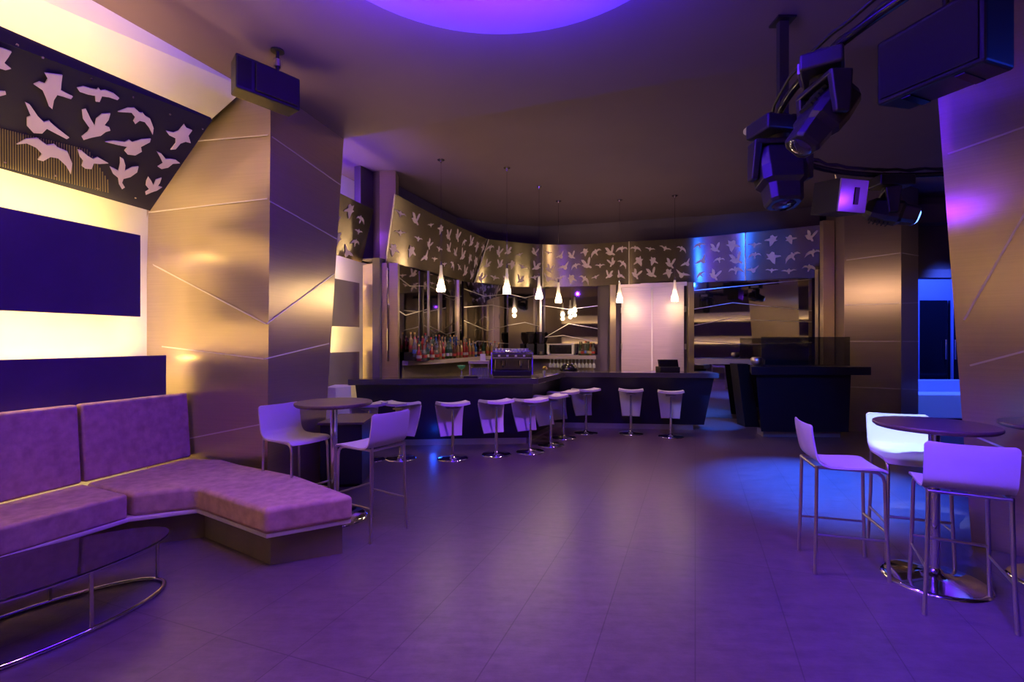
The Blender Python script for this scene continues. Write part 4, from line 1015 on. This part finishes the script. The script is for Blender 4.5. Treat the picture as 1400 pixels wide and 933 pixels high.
# flood box
p = ring(110, ZR-.03)
t = thing('flood_light', 'square black flood light with violet lit front hanging from the rail', 'stage light', p)
Fm = Matrix.Translation((p.x+.03, p.y, p.z-.24)) @ Matrix.Rotation(R(14), 4, 'Z') @ Matrix.Rotation(R(8), 4, 'X') @ Matrix.Rotation(R(0), 4, 'X')
m_ = MB(); m_.M = Fm.copy(); m_.box((0, 0, 0), (.34, .30, .32)); bx_ = m_.build('housing', 'black', t, bevel=.008)
m_ = MB(); m_.M = Fm.copy(); m_.box((0, -.156, 0), (.33, .02, .31)); fc = m_.build('front_plate', 'violet_face', t, bevel=.004)
m_ = MB(); m_.M = Fm.copy(); m_.box((.03, -.17, 0), (.05, .012, .16)); m_.build('slot', 'black', fc)
MB().tube([p, (p.x+.02, p.y, p.z-.09)], .012, 8).build('hanging_hook', 'chrome', t)
# small can behind
p = ring(147, ZR-.02)
t = thing('spot_can', 'small black spot can hanging beside the lower moving head light', 'stage light', p)
MB().tube([p, (p.x, p.y, p.z-.30)], .01, 6).build('stem', 'black', t)
MB().lathe([(.05, -.52), (.06, -.5), (.06, -.3), (.03, -.27)], p, 14).build('can', 'housing', t)

# ceiling detector ring
p = hp(1038, 176, ZB); o = MB().lathe([(.13, -.03), (.19, -.02), (.19, 0)], n=32).build('ceiling_detector', 'white_shell', loc=(p.x, p.y, ZB)); tag(o, 'round white ceiling disc seen behind the lighting rail', 'ceiling fixture')

# ---------------------------------------------------------------- hallway contents
t = thing('banquette', 'white banquette with a darker back glowing blue in the hallway beyond the far column', 'seat', (9.1, 10.1, 0))
MB().prism([(7.8, 9.75), (10.9, 9.62), (10.9, 10.25), (7.8, 10.3)], .08, .56).build('seat_block', 'white_shell', t, bevel=.02)
MB().prism([(7.85, 9.8), (10.9, 9.68), (10.9, 10.2), (7.85, 10.25)], .0, .08).build('kick_plinth', 'black', t)
MB().prism([(7.8, 10.32), (10.9, 10.27), (10.9, 10.45), (7.8, 10.5)], .0, .80).build('backrest', 'blue_glass', t, bevel=.02)
for k, (x0, x1) in enumerate(((9.28, 10.0), (10.06, 10.8))):
    o = MB().box(((x0+x1)/2, 11.28, 1.28), (x1-x0, .06, 2.55)).build('door_%d' % (k+3), 'black_gloss', kind='structure')
    MB().tube([(x1-.08 if k == 0 else x0+.08, 11.2, 1.2), (x1-.08 if k == 0 else x0+.08, 11.2, 1.65)], .02, 8).build('door_handle', 'chrome', o)
    MB().box((x0+.03, 11.24, 1.28), (.05, .03, 2.55)).build('door_frame', 'blue_glass', o)

# ---------------------------------------------------------------- lights
def light(kind, loc, energy, color, target=None, **k):
    l = bpy.data.lights.new('lamp', kind); l.energy = energy; l.color = color
    for a, v in k.items(): setattr(l, a, v)
    o = bpy.data.objects.new('lamp', l); col.objects.link(o); o.location = loc
    if target is not None:
        o.rotation_euler = (Vector(target)-Vector(loc)).to_track_quat('-Z', 'Y').to_euler()
    return o
VIO, BLU, WRM = (.22, .03, 1), (.02, .14, 1), (1, .6, .3)
# dome cove
light('AREA', (DC.x, DC.y-.1, ZF-.3), 480, (.055, .004, 1), (DC.x, DC.y-.1, 9), shape='DISK', size=1.9)
light('POINT', (DC.x, DC.y-.7, ZF-.3), 40, (.2, .02, 1), shadow_soft_size=.05)  # added violet fill for the ceiling around the dome
light('POINT', (-1.1, 3.3, 3.5), 26, (.22, .02, 1), shadow_soft_size=.05)  # second added fill, tints the ceiling violet towards the left
light('SPOT', (-.3, 2.6, 3.9), 95, (.16, .01, 1), (-3.75, 3.5, 2.1), spot_size=R(38), spot_blend=.9, shadow_soft_size=.1)  # added spot that turns the left wall board violet
# added downward fill spots without fixtures
for x_, y_, z_, e_, c_ in ((.2, 1.6, 4.05, 190, (.78, .27, .75)), (-1.4, 2.2, 4.05, 110, (.9, .32, .6)), (.9, 3.6, 4.05, 260, (.62, .22, 1)), (-.2, 5.2, 4.35, 230, (.75, .30, .85)), (1.6, 6.2, 4.35, 230, (.75, .30, .85)), (-2.4, 3.0, 4.05, 30, (1, .4, .5)), (1.8, 8.0, 4.35, 120, (.75, .3, .85))):
    light('SPOT', (x_, y_, z_), e_, c_, (x_, y_, 0), spot_size=R(86), spot_blend=1, shadow_soft_size=.1)
# violet spots
light('SPOT', (1.5, 2.9, 3.0), 120, VIO, (-3.2, 4.75, .9), spot_size=R(34), spot_blend=.7, shadow_soft_size=.08)
light('SPOT', (.2, 1.0, 3.9), 520, (.24, .07, 1), (2.7, 3.1, .7), spot_size=R(30), spot_blend=.8, shadow_soft_size=.08)
light('SPOT', (2.7, 3.3, 2.7), 26, (.16, .015, 1), (3.45, 3.82, 2.85), spot_size=R(48), spot_blend=.9, shadow_soft_size=.08)
light('SPOT', (1.7, 4.3, 3.0), 300, (.32, .08, 1), (-.5, 7.0, .35), spot_size=R(34), spot_blend=.9, shadow_soft_size=.1)
# blue cyan spots
light('SPOT', (5.0, 7.2, 4.2), 8000, (.02, .13, 1), (3.5, 5.6, 0), spot_size=R(34), spot_blend=1, shadow_soft_size=.04)
light('SPOT', (1.2, 2.8, 3.7), 1300, (.01, .10, 1), (4.7, 10.3, 3.35), spot_size=R(17), spot_blend=.9, shadow_soft_size=.1)
light('SPOT', (2.3, 4.4, 3.0), 260, (.02, .16, 1), (4.2, 8.6, .3), spot_size=R(34), spot_blend=.6, shadow_soft_size=.1)
light('SPOT', (1.5, 1.2, 3.9), 900, (.05, .01, 1), (2.9, 2.3, 0), spot_size=R(58), spot_blend=.9, shadow_soft_size=.1)
light('SPOT', (1.0, 2.2, 3.6), 1500, (.35, .55, 1), (3.10, 3.95, .92), spot_size=R(8), spot_blend=.4, shadow_soft_size=.02)
light('SPOT', (3.75, 4.35, 3.0), 9, VIO, (3.25, 4.75, 3.1), spot_size=R(90), spot_blend=.6, shadow_soft_size=.03)
light('POINT', (-1.18, 7.34, .16), 2.2, (.01, .08, 1), shadow_soft_size=.04)
light('SPOT', (3.85, 7.9, 2.6), 900, (.03, .16, 1), (3.80, 9.5, 0), spot_size=R(26), spot_blend=.6, shadow_soft_size=.05)
light('SPOT', (3.9, 2.2, 3.2), 60, (.01, .05, 1), (2.82, 2.8, 3.35), spot_size=R(30), spot_blend=.5, shadow_soft_size=.04)
light('SPOT', (1.2, 6.4, 4.1), 220, (1, .62, .34), (1.9, 11.1, 3.35), spot_size=R(34), spot_blend=1, shadow_soft_size=.05)  # added warm spot, brightens the middle of the frieze
# hallway
light('AREA', (9.4, 10.0, 4.2), 300, (.02, .06, 1), (9.4, 10.2, 0), shape='DISK', size=.8)
light('SPOT', (8.0, 8.6, 4.0), 900, (.05, .12, 1), (9.0, 9.9, .2), spot_size=R(50), spot_blend=.6, shadow_soft_size=.1)
light('SPOT', (2.2, 2.2, 3.4), 420, (.03, .22, 1), (3.95, 3.55, .82), spot_size=R(15), spot_blend=.9, shadow_soft_size=.05)
# added unseen warm spots that brighten the doors and steel columns
light('SPOT', (2.4, 7.6, 4.2), 480, (.95, .5, .62), (2.75, 10.7, 1.5), spot_size=R(30), spot_blend=.8, shadow_soft_size=.2)
light('SPOT', (6.9, 4.9, 2.8), 60, (1, .60, .42), (6.5, 8.7, 2.35), spot_size=R(56), spot_blend=.9, shadow_soft_size=.2)
light('SPOT', (-.2, -.4, 1.9), 17, (1, .58, .36), (4.1, 3.5, 2.1), spot_size=R(18), spot_blend=.9, shadow_soft_size=.2)

w = bpy.data.worlds.new('world'); sc.world = w; w.use_nodes = True
w.node_tree.nodes['Background'].inputs[0].default_value = (.02, .01, .03, 1); w.node_tree.nodes['Background'].inputs[1].default_value = .3
cam = bpy.data.cameras.new('camera'); cam.lens = 36*F/1400; cam.sensor_width = 36; cam.clip_start = .05
co = bpy.data.objects.new('camera', cam); col.objects.link(co); co.location = (0, 0, EYE); co.rotation_euler = (R(90), 0, 0); sc.camera = co
sc.view_settings.view_transform = 'Standard'; sc.view_settings.look = 'None'; sc.view_settings.exposure = 0; sc.view_settings.gamma = 1
sc.view_settings.use_curve_mapping = False
sc.cycles.max_bounces = 7; sc.cycles.diffuse_bounces = 3; sc.cycles.glossy_bounces = 5; sc.cycles.transparent_max_bounces = 12
sc.cycles.sample_clamp_indirect = 4; sc.cycles.use_denoising = True; sc.cycles.caustics_reflective = False; sc.cycles.caustics_refractive = False
